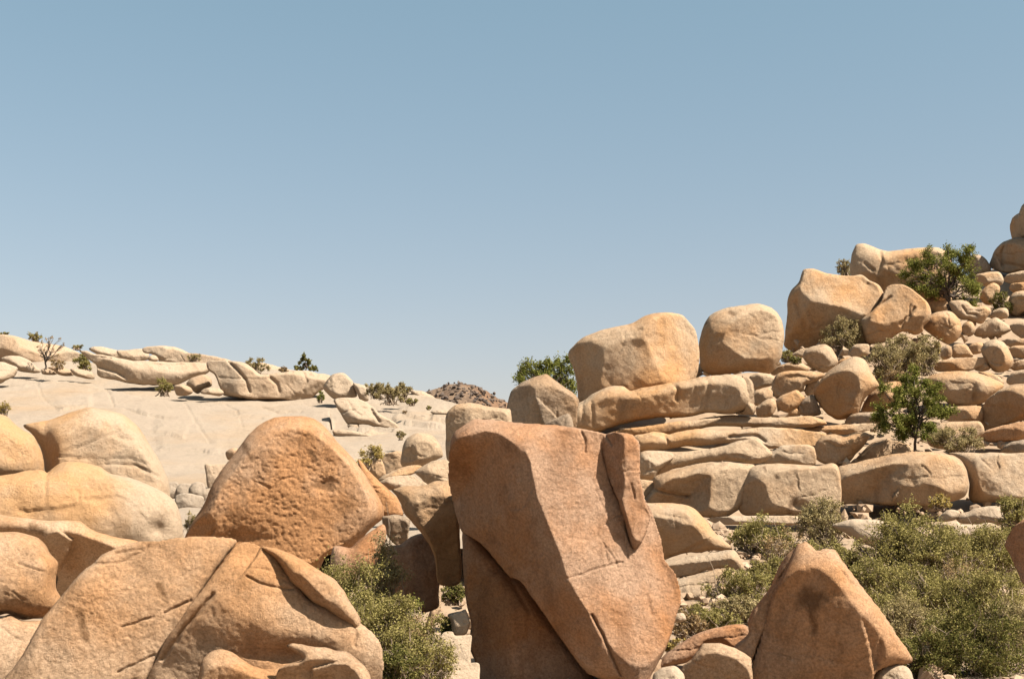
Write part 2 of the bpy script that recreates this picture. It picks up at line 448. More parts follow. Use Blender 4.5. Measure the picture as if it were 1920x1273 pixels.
def leaves(c, size, rng, aspect=0.55, up=0.25):
    n = len(c)
    d1 = rng.normal(size=(n, 3)); d1[:, 2] += up; d1 /= np.linalg.norm(d1, axis=1)[:, None]
    d2 = rng.normal(size=(n, 3)); d2 -= (d2 * d1).sum(1)[:, None] * d1; d2 /= np.linalg.norm(d2, axis=1)[:, None] + 1e-9
    s = size * rng.uniform(0.6, 1.35, n)[:, None]
    a = d1 * s; b = d2 * s * aspect
    v = np.stack([c - a, c + b, c + a, c - b], 1).reshape(-1, 3)
    return v, np.arange(4 * n).reshape(-1, 4)

def curve_to(a, b, rng, n=6, wob=0.08, sag=0.12):
    t = np.linspace(0, 1, n)[:, None]; L = np.linalg.norm(b - a)
    p = a + (b - a) * t
    p[:, 2] += sag * L * np.sin(t[:, 0] * math.pi)
    p[1:-1] += rng.normal(size=(n - 2, 3)) * wob * L * 0.5
    return p

N_PLANT = [0]
def plant(name, label, cat, mat, u, vb, D, wpx, hpx, n_leaf, leaf_px=2.4, group=None, clumps=None, trunk=0.0, n_clump=26,
          stem='twig', stem_px=1.6, open_=0.0, bare=0, part=('stems', 'foliage'), flat=0.9, base_w=0.12, spread=1.0, shell=0.5, wild=1.0):
    """a rooted plant: stems rise from its base to clumps of single leaves. u, vb = foot, wpx x hpx = size, in photo pixels at depth D"""
    n_leaf = int(n_leaf * 2.6); leaf_px = leaf_px * 0.88; n_clump = int(n_clump * 1.9)
    N_PLANT[0] += 1; rng = np.random.RandomState(N_PLANT[0] * 13 + 5)
    pm = D / FPX; W, Hh = wpx * pm, hpx * pm
    root = at(np.array(float(u)), np.array(float(vb)), D)
    e = bpy.data.objects.new(name, None); COL.objects.link(e); e.location = root; e.empty_display_size = 0.3
    tag(e, label, cat, group, 'thing')
    if clumps:
        cl = px(clumps[0]) if isinstance(clumps[0], str) else np.array(clumps[0], float)
        rr = np.array(clumps[1]) if len(clumps) > 1 and not np.isscalar(clumps[1]) else np.full(len(cl), clumps[1])
        cen = np.column_stack([(cl[:, 0] - u) * pm, rng.uniform(-0.28, 0.28, len(cl)) * W, -(cl[:, 1] - vb) * pm])
        rad = rr * pm
    else:
        n = n_clump; d = rng.normal(size=(n, 3)); d /= np.linalg.norm(d, axis=1)[:, None]
        rr = rng.uniform(0.0, 1.0, n) ** shell * (0.75 + 0.35 * rng.rand(n) * wild)
        lo = trunk
        cen = np.column_stack([d[:, 0] * rr * W * 0.47, d[:, 1] * rr * W * 0.45 * flat,
                               Hh * (lo + (1 - lo) * 0.47) + d[:, 2] * rr * Hh * (1 - lo) * 0.47])
        rad = rng.uniform(0.6, 1.35, n) * 0.125 * math.sqrt(W * Hh * (1 - lo))
    n = len(cen)
    lines = []; sr = stem_px * pm
    if trunk > 0:
        top = np.array([rng.normal() * 0.05 * W, rng.normal() * 0.04 * W, trunk * Hh])
        tp = curve_to(np.array([0, 0, -0.15 * trunk * Hh]), top, rng, 6, 0.10, 0.0)
        lines.append((tp, np.linspace(sr, sr * 0.72, 6)))
        start = lambda i: (tp[-1] if rng.rand() < 0.55 else tp[rng.randint(3, 6)])
        r0 = sr * 0.55
    else:
        start = lambda i: np.array([rng.normal() * base_w * W, rng.normal() * base_w * W, -0.05 * Hh]); r0 = sr
    for i in range(n):
        s = start(i); p = curve_to(s, cen[i], rng, 7, 0.11, 0.05)
        lines.append((p, np.linspace(r0, r0 * 0.25, 7)))
        for _ in range(3):
            a = p[rng.randint(3, 7)]; b = cen[i] + np.clip(rng.normal(size=3), -1.2, 1.2) * rad[i] * 0.8
            lines.append((curve_to(a, b, rng, 4, 0.12, 0.0), np.linspace(r0 * 0.38, r0 * 0.12, 4)))
    for _ in range(bare):
        i = rng.randint(n); b = cen[i] * 1.0 + np.array([rng.normal() * 0.10 * W, rng.normal() * 0.1 * W, abs(rng.normal()) * 0.14 * Hh]) + rng.normal(size=3) * rad[i]
        lines.append((curve_to(start(i), b, rng, 6, 0.10, 0.05), np.linspace(r0 * 0.7, r0 * 0.18, 6)))
    v, f = tubes(lines)
    s_ = mesh_from(part[0], v, f, M[stem], e)
    if n_leaf:
        wts = rad ** 2; wts = wts / wts.sum(); who = rng.choice(n, n_leaf, p=wts)
        # leaves sit along short twigs inside each clump
        tw = 9
        tdir = rng.normal(size=(n, tw, 3)); tdir[:, :, 2] = tdir[:, :, 2] * 0.75 + 0.15
        tlen = rng.uniform(0.5, 1.35, (n, tw, 1)); tdir = tdir / (np.linalg.norm(tdir, axis=2)[..., None] + 1e-9) * tlen
        k = rng.randint(0, tw, n_leaf); tt = rng.rand(n_leaf)[:, None] ** 0.7
        pos = cen[who] + tdir[who, k] * tt * rad[who][:, None] * spread + rng.normal(size=(n_leaf, 3)) * rad[who][:, None] * 0.20
        keep = pos[:, 2] > 0.0
        v, f = leaves(pos[keep], leaf_px * pm, rng)
        fo = mesh_from(part[1], v, f, M[mat], e, False); fo['kind'] = 'stuff'
    return e
# ------------------------------------------------------------------ ground and slopes
CP, SP = math.cos(PITCH), math.sin(PITCH)
RDs, RVs = np.array(RD[::-1], float), np.array(RV[::-1], float)
CU = [-9000, 820, 835, 945, 1060, 1105, 1320, 1470, 1485, 1600, 1700, 1780, 1840, 1862, 1885, 1920, 2200, 9000]
CV = [985, 985, 905, 845, 815, 755, 688, 680, 650, 560, 540, 510, 500, 485, 455, 430, 400, 400]

def ground_z(x, y):
    x = np.asarray(x, float); y = np.asarray(y, float)
    D = np.maximum(y, 4.0)
    for _ in range(3):
        v = np.interp(D, RDs, RVs); D = np.maximum(y / (CP + (v - 636.5) / FPX * SP), 4.0)
    z = CAM[2] + D * (SP - (v - 636.5) / FPX * CP)
    u = 960 + FPX * x / D
    vc = np.interp(u, CU, CV); dc = dR(vc); zc = CAM[2] + dc * (SP - (vc - 636.5) / FPX * CP)
    z = np.minimum(z, zc)
    z = np.where(y < 12, z * np.clip((y - 2) / 10, 0, 1), z)
    return z

def graded(lo, hi, dense_lo, dense_hi, step):
    a = list(np.arange(dense_lo, dense_hi, step))
    s, p = step, dense_hi
    while p < hi: a.append(p); s *= 1.13; p += s
    a.append(hi); s, p = step, dense_lo; b = []
    while p > lo: s *= 1.13; p -= s; b.append(p)
    return np.array(b[::-1] + a)

gx = graded(-4500, 4500, -24, 46, 0.4); gy = graded(-600, 5500, 6, 96, 0.4)
X, Y = np.meshgrid(gx, gy); xy = np.column_stack([X.ravel(), Y.ravel()])
z = ground_z(xy[:, 0], xy[:, 1])
p3 = np.column_stack([xy, z])
near = np.clip(1 - np.abs(xy[:, 1] - 45) / 120, 0, 1)
z = z - 0.10 - 0.32 * np.clip((xy[:, 1] - 31) / 8, 0, 1) + near * (0.16 * fbm(p3 / 3.0, 3, 3) + 0.05 * fbm(p3 / 0.9, 8, 2))
ny, nx = X.shape
ii = (np.arange(ny - 1)[:, None] * nx + np.arange(nx - 1)[None]).ravel()
ground = mesh_from('ground', np.column_stack([xy, z]), np.column_stack([ii, ii + 1, ii + nx + 1, ii + nx]), M['sand'])
tag(ground, 'sandy desert ground between the rocks', kind='structure')

# smooth pale granite slope rising on the left
SU = np.concatenate([np.arange(-1500, -40, 30), np.arange(-40, 1010, 2.6), np.arange(1010, 1180, 20)])
RIDGE_U = [-1500, -300, 0, 150, 300, 450, 540, 660, 760, 800, 850, 950, 1180]
RIDGE_V = [600, 650, 672, 672, 677, 690, 693, 713, 728, 736, 752, 780, 900]
ns = 190
ss = np.linspace(0, 1, ns)
UU, SS = np.meshgrid(SU, ss)
VR = np.interp(UU, RIDGE_U, RIDGE_V)
VV = 1100 + SS * (VR - 1100)
DD = dL(VV)
upl = np.interp(UU, [-1500, 0, 100, 190, 280, 400, 500, 620], [640, 722, 704, 716, 737, 744, 750, 760])
sh = 26
m1 = 1 / (1 + np.exp(np.clip((UU - 621 + 1.5 * vnoise(np.column_stack([VV.ravel() / 9, UU.ravel() * 0, UU.ravel() * 0]), 2).reshape(UU.shape)) / 1.0, -40, 40))) * np.clip((VV - upl - sh + 8) / 8, 0, 1)
m2 = np.clip((VV - 800 - sh) / 5, 0, 1)
mask = np.maximum(m1, m2)
q = np.column_stack([UU.ravel(), VV.ravel()])
pos = at(UU.ravel(), VV.ravel(), DD.ravel())
lift = 0.75 * mask.ravel()
nz = 0.28 * fbm(pos / 16.0, 21, 3) + 0.07 * fbm(pos / 2.2, 22, 4, 0.6)
dz = lift + nz
def sheet(poly, drop, fade):
    # an exfoliation edge: the rock is proud above the line and falls away crisply below it
    poly = px(poly) + [0, sh * 0.6]
    wob = 3.0 * vnoise(np.column_stack([q / 22, q[:, :1] * 0]), 37)
    _, d, sg, fr = nearest(poly, q + wob[:, None], False)
    s = d * sg
    return 0.34 * drop * np.clip(np.minimum(fr, 1 - fr) * 7, 0, 1) * np.where(s <= 0, np.exp(s / fade), 0)
for poly, drop, fade in [('V 560,655 640,698 820,712 950,738 1190,742', 0.55, 24), ('V 690,600 800,640 960,690', 0.4, 16), ('V 1000,690 1200,690', 0.5, 14),
                         ('V 0,935 200,962 420,942 560,958 700,985', 0.45, 22), ('A 1040,820 1180,835 1260,870', 0.25, 20), ('A 1060,940 1200,935 1350,940 1540,965', 0.35, 22),
                         ('A 380,672 480,640 570,608 640,600', 0.40, 26), ('A 930,672 990,690 1000,720', 0.25, 8), ('A 60,470 220,450 420,470', 0.22, 18), ('B 120,690 300,700 420,720', 0.25, 18)]:
    dz = dz + sheet(poly, drop, fade)
for poly, wd, dp in [('A 690,430 740,500 770,590', 1.1, 0.12), ('A 1235,520 1290,640 1330,740 1430,880', 1.0, 0.07), ('A 850,640 980,700 1100,720', 1.2, 0.15),
                     ('B 60,560 160,640 190,760', 1.0, 0.08), ('B 330,600 420,640 600,650', 1.2, 0.16), ('V 860,800 900,880', 1.4, 0.25), ('A 240,420 300,560 420,660', 1.0, 0.08)]:
    poly = px(poly); poly = poly + [0, sh * 0.6]
    wob = 2.5 * vnoise(np.column_stack([q / 16, q[:, :1] * 0]), 31)
    _, d, _, _ = nearest(poly, q + wob[:, None], False)
    dz = dz - dp * np.exp(-(d / wd) ** 2)
pos[:, 2] += dz - 0.1
# back of the ridge
back = []
last = pos.reshape(ns, -1, 3)[-1]
for k_, (dy, dzz) in enumerate([(4, 0.1), (12, -1.5), (30, -6), (60, -16)]):
    b = last.copy(); b[:, 1] += dy; b[:, 0] *= (b[:, 1] / last[:, 1]); b[:, 2] += dzz; back.append(b)
pos = np.vstack([pos] + back)
nx = len(SU); nyy = ns + 4
ii = (np.arange(nyy - 1)[:, None] * nx + np.arange(nx - 1)[None]).ravel()
slope = mesh_from('granite_slope', pos, np.column_stack([ii, ii + 1, ii + nx + 1, ii + nx]), M['pale'])
tag(slope, 'smooth pale granite slope rising on the left', kind='structure')
# ------------------------------------------------------------------ far hill
hill = boulder('rocky_hill', 'dark brown rubble hill far behind the rocks', 'hill',
               'V 700,760 830,560 900,500 965,440 1080,410 1190,366 1300,362 1420,366 1490,372 1560,420 1640,440 1720,490 1800,540 1870,570 2000,700 2100,900 700,900',
               360, tf=0.9, k=0.7, kind='structure', rough=1.6, autofacet=0)
rng = np.random.RandomState(4)
ico_v = np.array([[0, 0, 1], [.89, 0, .45], [.28, .85, .45], [-.72, .53, .45], [-.72, -.53, .45], [.28, -.85, .45],
                  [.72, .53, -.45], [-.28, .85, -.45], [-.89, 0, -.45], [-.28, -.85, -.45], [.72, -.53, -.45], [0, 0, -1]])
ico_f = np.array([[0,1,2],[0,2,3],[0,3,4],[0,4,5],[0,5,1],[1,6,2],[2,7,3],[3,8,4],[4,9,5],[5,10,1],[6,7,2],[7,8,3],[8,9,4],[9,10,5],[10,6,1],[11,7,6],[11,8,7],[11,9,8],[11,10,9],[11,6,10]])
def scatter_stones(name, label, pts, sizes, mat, rng):
    n = len(pts); sc = rng.uniform(0.6, 1.3, (n, 1, 3)) * sizes[:, None, None]
    a = rng.uniform(0, 6.28, n); c, s = np.cos(a), np.sin(a)
    v = (ico_v[None] * (1 + 0.28 * rng.normal(size=(n, 12, 1)))) * sc
    v = np.stack([v[..., 0] * c[:, None] - v[..., 1] * s[:, None], v[..., 0] * s[:, None] + v[..., 1] * c[:, None], v[..., 2] * 0.75], -1) + pts[:, None]
    f = ico_f[None] + (np.arange(n) * 12)[:, None, None]
    o = mesh_from(name, v.reshape(-1, 3), f.reshape(-1, 3), M[mat], None, False)
    tag(o, label, kind='stuff'); return o
hv = np.array([v.co for v in hill.data.vertices]) + np.array(hill.location)
hn = np.array([v.normal for v in hill.data.vertices])
ok = np.nonzero(hn[:, 1] < 0.35)[0]
pick = rng.choice(ok, 900)
scatter_stones('hill_rubble', 'dark blocky rubble strewn over the far brown hill', hv[pick] + rng.normal(size=(900, 3)) * 0.2, rng.uniform(0.22, 0.9, 900) ** 1.0 * 0.75, 'hillstone', rng)

# ------------------------------------------------------------------ left ridge
GL = 'slabs along the pale left ridge'
GS = 'small stones on the left ridge'
def L(name, label, outline, D=None, mat='ridge', dD=0.0, **kw):
    P = px(outline); vb = P[:, 1].max()
    kw.setdefault('group', GL); kw.setdefault('cat', 'rock slab' if 'slab' in name else ('stone' if 'stone' in name else 'boulder'))
    kw.setdefault('tf', 0.8)
    if 'slab' in name: kw.setdefault('k', 0.24)
    d = D if D else float(dL(vb)) + dD
    T = kw.get('T') or kw['tf'] * min(np.ptp(P[:, 0]), np.ptp(P[:, 1]))
    return boulder(name, label, mat, P, d + 0.25 * T * d / FPX, **kw)
UPF = (-0.25, 0.75)          # a face leaning back and to the right, towards the sun
L('slab_rock', 'big rounded slab at the far left end of the skyline', 'A -200,90 0,100 100,106 200,140 300,156 420,176 520,214 552,240 500,330 300,350 240,330 100,300 -200,300', D=104,
  facets=[(22, 645, 0.95, -0.5, 0.9)], ridges=[('A 0,110 70,160 110,240', 0.95, 0.9, 0.2)])
L('boulder', 'flattened boulder resting above the row of stones below the dead tree', 'A 5,265 40,248 90,242 150,250 210,278 240,310 282,345 265,362 200,360 120,345 100,315 50,300', front=UPF, group=GS, cat='boulder')
L('stone', 'first small stone right of the flattened boulder, under the dead tree', 'A 280,338 310,328 350,332 392,366 370,376 290,370', front=UPF, group=GS)
L('stone', 'wedge stone in the small row, touching the long end stone on its right', 'A 322,326 360,318 420,322 480,345 502,378 440,382 395,372 365,345', front=UPF, group=GS)
L('stone', 'long pale stone at the right end of the small row, left of the dark notch', 'A 478,336 520,332 575,338 630,358 646,402 590,400 540,388 505,376', front=UPF, group=GS)
L('slab_rock', 'low pale rock cut by the left edge under the flattened boulder', 'A -150,290 0,284 60,298 120,328 100,384 40,412 0,436 -150,440', front=UPF)
L('slab_rock', 'thin slab with a brown left tip on the skyline', 'A 605,195 640,180 690,180 745,193 830,213 860,240 830,262 700,250 625,215', D=103, front=UPF)
L('slab_rock', 'low skyline slab left of the dark sided boulder', 'A 795,212 850,206 920,200 985,196 1020,236 1010,272 900,280 830,262', D=101, front=UPF)
L('boulder', 'skyline boulder with a shaded brown left side', 'A 970,196 1000,183 1060,178 1120,176 1190,184 1240,200 1300,236 1320,300 1100,300 1080,272 1040,236 980,222', D=98,
  ridges=[('A 1050,170 1085,210 1100,260 1110,300', 0.95, 0.9, 0.25)])
L('stone', 'little round stone at the foot of the dark sided skyline boulder', 'A 1008,254 1038,238 1068,248 1082,276 1040,284 1010,272', D=96.5, front=UPF, group=GS)
L('slab_rock', 'long low slab running down the skyline behind the creased slab', 'A 1230,236 1310,226 1400,238 1540,264 B 190,300 340,290 440,318 560,344 700,360 700,420 300,400 A 1300,320', D=97, front=UPF)
L('slab_rock', 'longest tilted slab, its lower left edge lifted over a dark gap', 'A 540,210 600,214 640,228 740,244 830,264 900,276 1000,280 1240,288 1400,290 1440,330 1400,372 1290,404 1230,436 1180,446 1000,444 880,432 780,408 690,392 662,370 655,310 600,262', D=86, T=34,
  facets=[(270, 690, 0.9, -0.1, 0.9)], steps=[('A 880,425 790,370 700,345 650,330', 10, 18)])
L('boulder', 'small boulder beside the shrub, shaded on its left', 'A 1185,450 1220,436 1260,440 1300,462 1316,492 1290,510 1240,518 1205,512 1190,480', group=GS, ridges=[('A 1222,430 1262,480 1270,520', 0.95, 0.9, 0.3)])
L('boulder', 'upright pale boulder leaning against the creased slab', 'A 1270,432 1300,398 1350,380 1400,372 1440,400 1446,448 1400,470 1350,502 1310,478 1285,450', front=(-0.1, 0.4), group=GS, dD=0.6)
L('stone', 'flat rounded stone at the foot of the creased slab', 'A 1365,492 1395,468 1440,463 1500,468 1526,494 1500,520 1440,512 1385,504', front=UPF, group=GS, dD=-0.5)
L('slab_rock', 'massive creased slab with a dark left end on the left ridge', 'A 1408,292 1440,275 1482,277 B 110,275 220,296 290,345 330,370 440,360 560,345 640,345 720,364 800,380 800,440 720,490 660,545 600,552 500,548 380,540 280,548 150,528 70,512 40,452 10,372 A 1420,340', D=82, T=52, k=0.34,
  facets=[(500, 705, 0.85, -0.30, 1.0)], ridges=[('B -10,250 20,300 60,400 110,470 180,510', 0.72, 1.5, 0.10), ('B 100,470 300,500 450,505 640,500', 1.15, 1.2, 0.5)],
  cracks=[('B 105,285 170,345 225,410 250,490', 2.2, 6), ('B 385,390 430,430 450,490', 3, 5), ('B 610,355 640,420 610,480', 2.5, 3)])
L('rock_block', 'upper block of the broken stack right of the creased slab', 'B 750,466 800,380 840,362 892,360 932,396 958,432 982,520 900,532 860,545 830,545', D=78.5, T=30, k=0.35, cat='rock block',
  facets=[(637, 720, 0.85, -0.15, 0.4)], ridges=[('B 740,455 800,510 870,545', 1.0, 1.2, 0.35)], cracks=[('B 790,390 800,420', 2, 3)])
L('rock_block', 'narrow block with a brown split side in the broken stack', 'B 952,428 1000,440 1045,452 1060,546 1010,550 980,502 960,460', D=78, cat='rock block', ridges=[('B 965,420 985,470 1010,560', 0.9, 1.0, 0.3)])
L('slab_rock', 'tilted flat slab propped on stones, brown broken edge below', 'B 820,547 900,528 990,534 1060,570 1100,602 1140,642 1230,692 1276,740 1230,748 1150,734 1090,724 1020,712 920,716 895,690 870,640', D=65.5, T=44, k=0.18,
  facets=[(665, 775, 0.85, -0.20, 0.8)], ridges=[('B 800,540 860,640 905,700 1020,700 1150,712 1250,735', 1.2, 1.6, 0.5)], cracks=[('B 1065,570 1085,630 1130,690', 3, 6), ('B 920,560 960,620 1010,650', 2, 2)])
L('stone', 'small prop stone under the tilted flat slab', 'B 915,716 955,708 992,714 988,748 950,756 930,748', D=64.8, group=GS)
L('slab_rock', 'broken ledge of thin slabs below the tilted flat slab', 'B 815,752 900,748 990,760 1030,768 1080,744 1120,762 1200,770 1262,782 1258,806 1150,804 1000,806 900,796 830,792', front=UPF, dD=-3.5)
L('boulder', 'low rounded boulder on the ridge right of the bushes', 'V 770,430 860,432 930,446 1000,480 1060,520 1085,560 1040,590 980,580 900,540 820,500', D=84, front=UPF)
L('slab_rock', 'low ledge stone near the far brown hill', 'V 1000,672 1060,655 1150,650 1230,660 1230,705 1080,698 1020,694', front=UPF)
L('slab_rock', 'pale upright flake standing at the foot of the slope', 'A 1398,985 1450,984 1545,985 1560,1060 1500,1120 1440,1170 1412,1130 1405,1060', D=43.5, T=10, front=(-0.3, 0.3), cat='rock flake')
L('stone', 'dark stone perched beside the top of the orange dome boulder', 'A 1538,905 1580,874 1625,880 1600,930 1556,955', D=30, mat='front', front=(0.6, 0), group=GS)
for lb, ol in [('pale foot stone touching the big dome at the slope foot', 'A 1130,1135 1165,1108 1205,1104 1232,1150 1220,1210 1140,1210'),
               ('middle pale foot stone left of the upright flake', 'A 1200,1150 1225,1118 1270,1112 1310,1122 1330,1190 1290,1230 1215,1225'),
               ('foot stone directly under the upright flake', 'A 1290,1140 1330,1106 1385,1110 1412,1175 1390,1235 1310,1230'),
               ('lowest and broadest foot stone above the dry grass', 'A 1195,1204 1250,1180 1330,1188 1390,1210 1370,1290 1215,1290')]:
    L('stone', lb, ol, D=36.6 if 'lowest' in lb else 38.3, mat='pale', tf=0.5, k=0.25, autofacet=6, front=(-0.1, 0.3), group='pale stones at the foot of the slope')

# ------------------------------------------------------------------ left middle domes
GD = 'cream and orange domes in the left middle ground'
def B(name, label, mat, outline, D, **kw):
    kw.setdefault('cat', 'boulder'); return boulder(name, label, mat, outline, D, **kw)
B('boulder', 'rounded orange dome cut by the left edge', 'cream', 'H -300,150 -100,130 0,168 60,182 120,240 200,302 280,352 330,430 360,520 376,622 372,720 200,760 -300,760', 30, group=GD, tf=0.7, k=0.5, autofacet=0, facets=[(20, 830, 0.8, -0.35, 0.25)])
B('boulder', 'large smooth dome with an orange stained right flank', 'cream', 'H 200,262 330,232 470,206 600,152 720,120 820,116 920,128 1080,184 1180,284 1270,422 1340,532 1400,662 1450,800 1400,1000 900,1000 440,1000 380,700 368,560 330,430 270,330', 31.5, group=GD, T=110, k=0.5, autofacet=0,
  facets=[(180, 840, 0.86, -0.30, 0.45)], ridges=[('H 200,255 330,300 440,430 440,640', 0.75, 0.9, 0.06)], bumps=[(88, 835, 14, 40, -16)], cracks=[('H 480,520 700,545 900,555 1100,545 1260,600', 2, 3), ('H 900,590 1150,600 1350,700', 2.5, 4)])
B('boulder', 'broad whaleback terrace with a shaded hollow at its right end', 'cream', 'H -300,690 0,690 200,654 370,638 400,662 470,610 540,578 640,574 740,584 850,612 960,670 1130,714 1290,772 1430,852 1490,910 1525,1000 1560,1110 1565,1200 1540,1300 1000,1400 -300,1400', 28, group=GD, T=95, k=0.42, autofacet=0,
  facets=[(180, 930, 0.85, -0.20, 0.40)], bumps=[(290, 992, 20, 17, -17)], steps=[('H 100,930 260,985 400,965 640,940 770,950', 5, 30)],
  cracks=[('H 400,660 395,800 400,950', 2.2, 4), ('H 655,820 670,880 668,930', 2, 4), ('H 700,900 850,890 1000,880', 2, 3)], stains=[])
B('slab_rock', 'sloping terrace with a dark scooped face above the cracked boulder', 'front', 'I -60,-20 0,20 150,40 380,62 500,60 600,72 700,132 780,160 870,186 960,200 1080,236 1060,330 900,420 800,520 700,620 420,700 420,590 430,480 330,240 150,170 -60,150', 23, group=GD, T=70, k=0.4, autofacet=0, cat='rock slab',
  ridges=[('I -20,80 220,105 420,130 560,160 700,190 860,250', 0.8, 0.9, 0.25)], steps=[('I 640,80 560,60 440,62', 4, 20), ('I 440,470 520,300 540,210 430,140', 16, 40)], pit=1.2, stains=[('I 230,110 330,140', 12)])

# ------------------------------------------------------------------ front left
GF = 'big cracked boulders in the left foreground'
B('boulder', 'smooth bulging boulder at the left edge above the dark crack', 'front', 'I -250,140 0,150 150,156 270,190 340,242 380,312 440,384 432,480 432,580 466,650 500,700 480,760 400,790 300,806 160,822 60,775 -250,790', 15, group=GF, T=95, k=0.45, autofacet=0,
  facets=[(40, 1060, 0.85, -0.2, 0.35)], bumps=[(75, 1062, 26, 14, 6)], cracks=[('I 130,390 230,430 340,460', 1.8, 3)])
B('boulder', 'low boulder in the bottom left corner under the horizontal crack', 'front', 'I -250,800 0,800 80,782 160,822 276,826 340,830 420,900 330,1080 240,1250 180,1400 100,1600 -250,1600', 14.6, group=GF, T=80, k=0.4, autofacet=0, facets=[(20, 1210, 0.85, -0.15, 0.3)])
B('boulder', 'rough left half of the foreground boulder split by a diagonal crack', 'front', 'I 60,1240 110,1180 180,1082 300,852 420,702 540,560 640,452 720,390 770,330 860,290 1060,236 1200,216 1330,196 1450,186 1600,186 1700,190 1780,206 1806,232 1720,350 1610,500 1490,680 1380,860 1290,985 1190,1140 1120,1280 1060,1420 1000,1600 -40,1600 0,1380', 13.6, group=GF, T=95, k=0.13, autofacet=0, grid=2.2,
  facets=[(210, 1110, 0.85, 0.0, 0.22)], pit=2.2, ridges=[('I 40,1250 200,1120 420,760 600,560 860,330 1100,270 1500,215 1800,225', 0.86, 0.03, 0.5)],
  cracks=[('I 700,410 900,400 1100,310 1130,270', 1.8, 4), ('I 930,880 1160,800', 1.8, 5), ('I 1240,770 1440,680', 2, 6), ('I 900,1210 1170,1080', 2, 6), ('I 880,330 960,310 1080,300', 1.8, 4)],
  stains=[('I 620,760 660,960', 13), ('I 1200,560 1260,680', 9)])
f4 = B('boulder', 'folded right half of the split foreground boulder', 'front', 'J 492,252 560,230 640,245 700,275 790,335 860,420 905,492 1050,670 1180,722 1330,802 1450,850 1550,950 1592,1020 1604,1150 1604,1400 1600,1650 -460,1650 -330,1430 -230,1290 -130,1130 -20,962 110,790 240,590 350,430', 13.5, group=GF, T=100, k=0.13, edge=0.8, autofacet=0, grid=2.2,
  facets=[(560, 1130, 0.88, -0.20, 0.35)],
  ridges=[('J 420,640 330,760 300,900 260,1000', 1.0, 0.5, 0.05), ('J 420,640 560,800 760,860 960,900 1180,900 1400,960', 1.0, 0.5, 0.05)],
  bumps=[(545, 1226, 70, 20, -24), (500, 1150, 40, 30, 6)],
  cracks=[('J -60,1120 120,880 260,720 330,640', 3.5, 10), ('J 580,505 680,560 800,590 920,605', 2.0, 6), ('J 600,440 740,455', 1.8, 2.5), ('J 1385,880 1395,960 1380,1020', 3, 5), ('J 800,520 950,560', 2, 2)])
B('ridge', None, 'front', 'J 690,272 760,268 845,284 950,330 1080,410 1180,470 1260,525 1330,620 1392,722 1450,820 1430,900 1370,870 1280,810 1180,740 1080,690 980,600 900,520 840,420 770,330', 13.5, parent=f4, T=66, k=0.45, autofacet=0,
  ridges=[('J 700,262 800,310 900,400 1000,470 1080,560 1180,660 1300,760 1400,850', 0.92, 1.1, 0.25)], steps=[('J 1080,450 1020,445 940,455', 6, 12)])
B('ledge', None, 'front', 'J 880,1016 930,1002 1000,1004 1150,1030 1330,1062 1420,1108 1494,1184 1530,1300 1560,1600 860,1600 800,1300 840,1180 1000,1120 930,1050', 12.75, parent=f4, T=52, k=0.4, autofacet=0,
  ridges=[('J 860,1020 1020,1055 1180,1080 1340,1110 1430,1180 1500,1280', 0.9, 0.9, 0.25)], steps=[('J 1520,1300 1480,1180 1400,1150 1250,1160 1090,1200 1080,1300', 16, 40)])
B('lobe', None, 'front', 'J 225,1600 215,1200 250,1110 300,1062 370,1044 440,1056 500,1082 570,1130 640,1172 720,1198 860,1168 1000,1128 1090,1118 1120,1200 1080,1320 1080,1600', 13.0, parent=f4, T=52, k=0.42, autofacet=0, facets=[(480, 1262, 0.8, -0.15, 0.4)], ridges=[('J 200,1100 380,1075 520,1130 700,1230 1100,1180', 0.9, 0.45, 0.15)])
# ------------------------------------------------------------------ centre
GC = 'boulders in the centre gap'
B('boulder', 'rough orange dome boulder standing left of centre', 'orange', 'K 100,990 250,730 330,590 440,420 520,310 600,220 700,140 800,92 900,78 1000,80 1090,110 1160,168 1260,268 1370,390 1460,500 1540,620 1600,770 1606,850 1560,900 1500,962 1420,1040 1330,1112 1190,1140 1100,1300 850,1500 400,1500 60,1300', 24, T=150, k=0.5, autofacet=0, grid=2.0,
  facets=[(560, 920, 0.84, -0.13, 0.16)], ridges=[('K 500,320 440,480 400,680 380,760', 0.72, 0.85, 0.04), ('K 200,640 330,740 385,850 395,980 430,1120', 0.62, 1.2, 0.02), ('K 1650,800 1500,950 1330,1085 1180,1120 1000,1180', 0.55, 0.03, 1.4)],
  bumps=[(607, 910, 18, 12, -9), (455, 1012, 40, 18, -12)], pit=3.4, stains=[('K 1090,600 1210,640', 13), ('K 560,300 620,420', 9), ('K 1050,360 1100,420', 6)], group='large boulders around the centre')
B('boulder', 'orange sloping rock tucked behind the right side of the dome boulder', 'orange', 'L 180,480 300,590 400,690 520,800 605,880 645,960 668,1080 560,1120 400,1100 250,900', 26, group=GC, T=34, pit=1.6, autofacet=0, front=(-0.1, 0.2), ridges=[('L 640,900 560,1000 520,1100', 0.9, 0.1, 0.9)])
B('boulder', 'overhanging boulder left of the leaning block, rough lit top', 'tan', 'L 540,802 620,770 720,752 830,760 930,742 1010,712 1110,702 1220,705 1270,900 1290,1400 1290,1800 1060,1820 1010,1500 900,1320 760,1140 690,1060 640,950 590,860', 18.9, group=GC, T=75, k=0.4, autofacet=0,
  facets=[(790, 960, 0.85, 0.45, -0.4)], ridges=[('L 560,800 700,830 830,960 960,870 1230,860', 0.85, 0.35, 0.55)], pit=2.0)
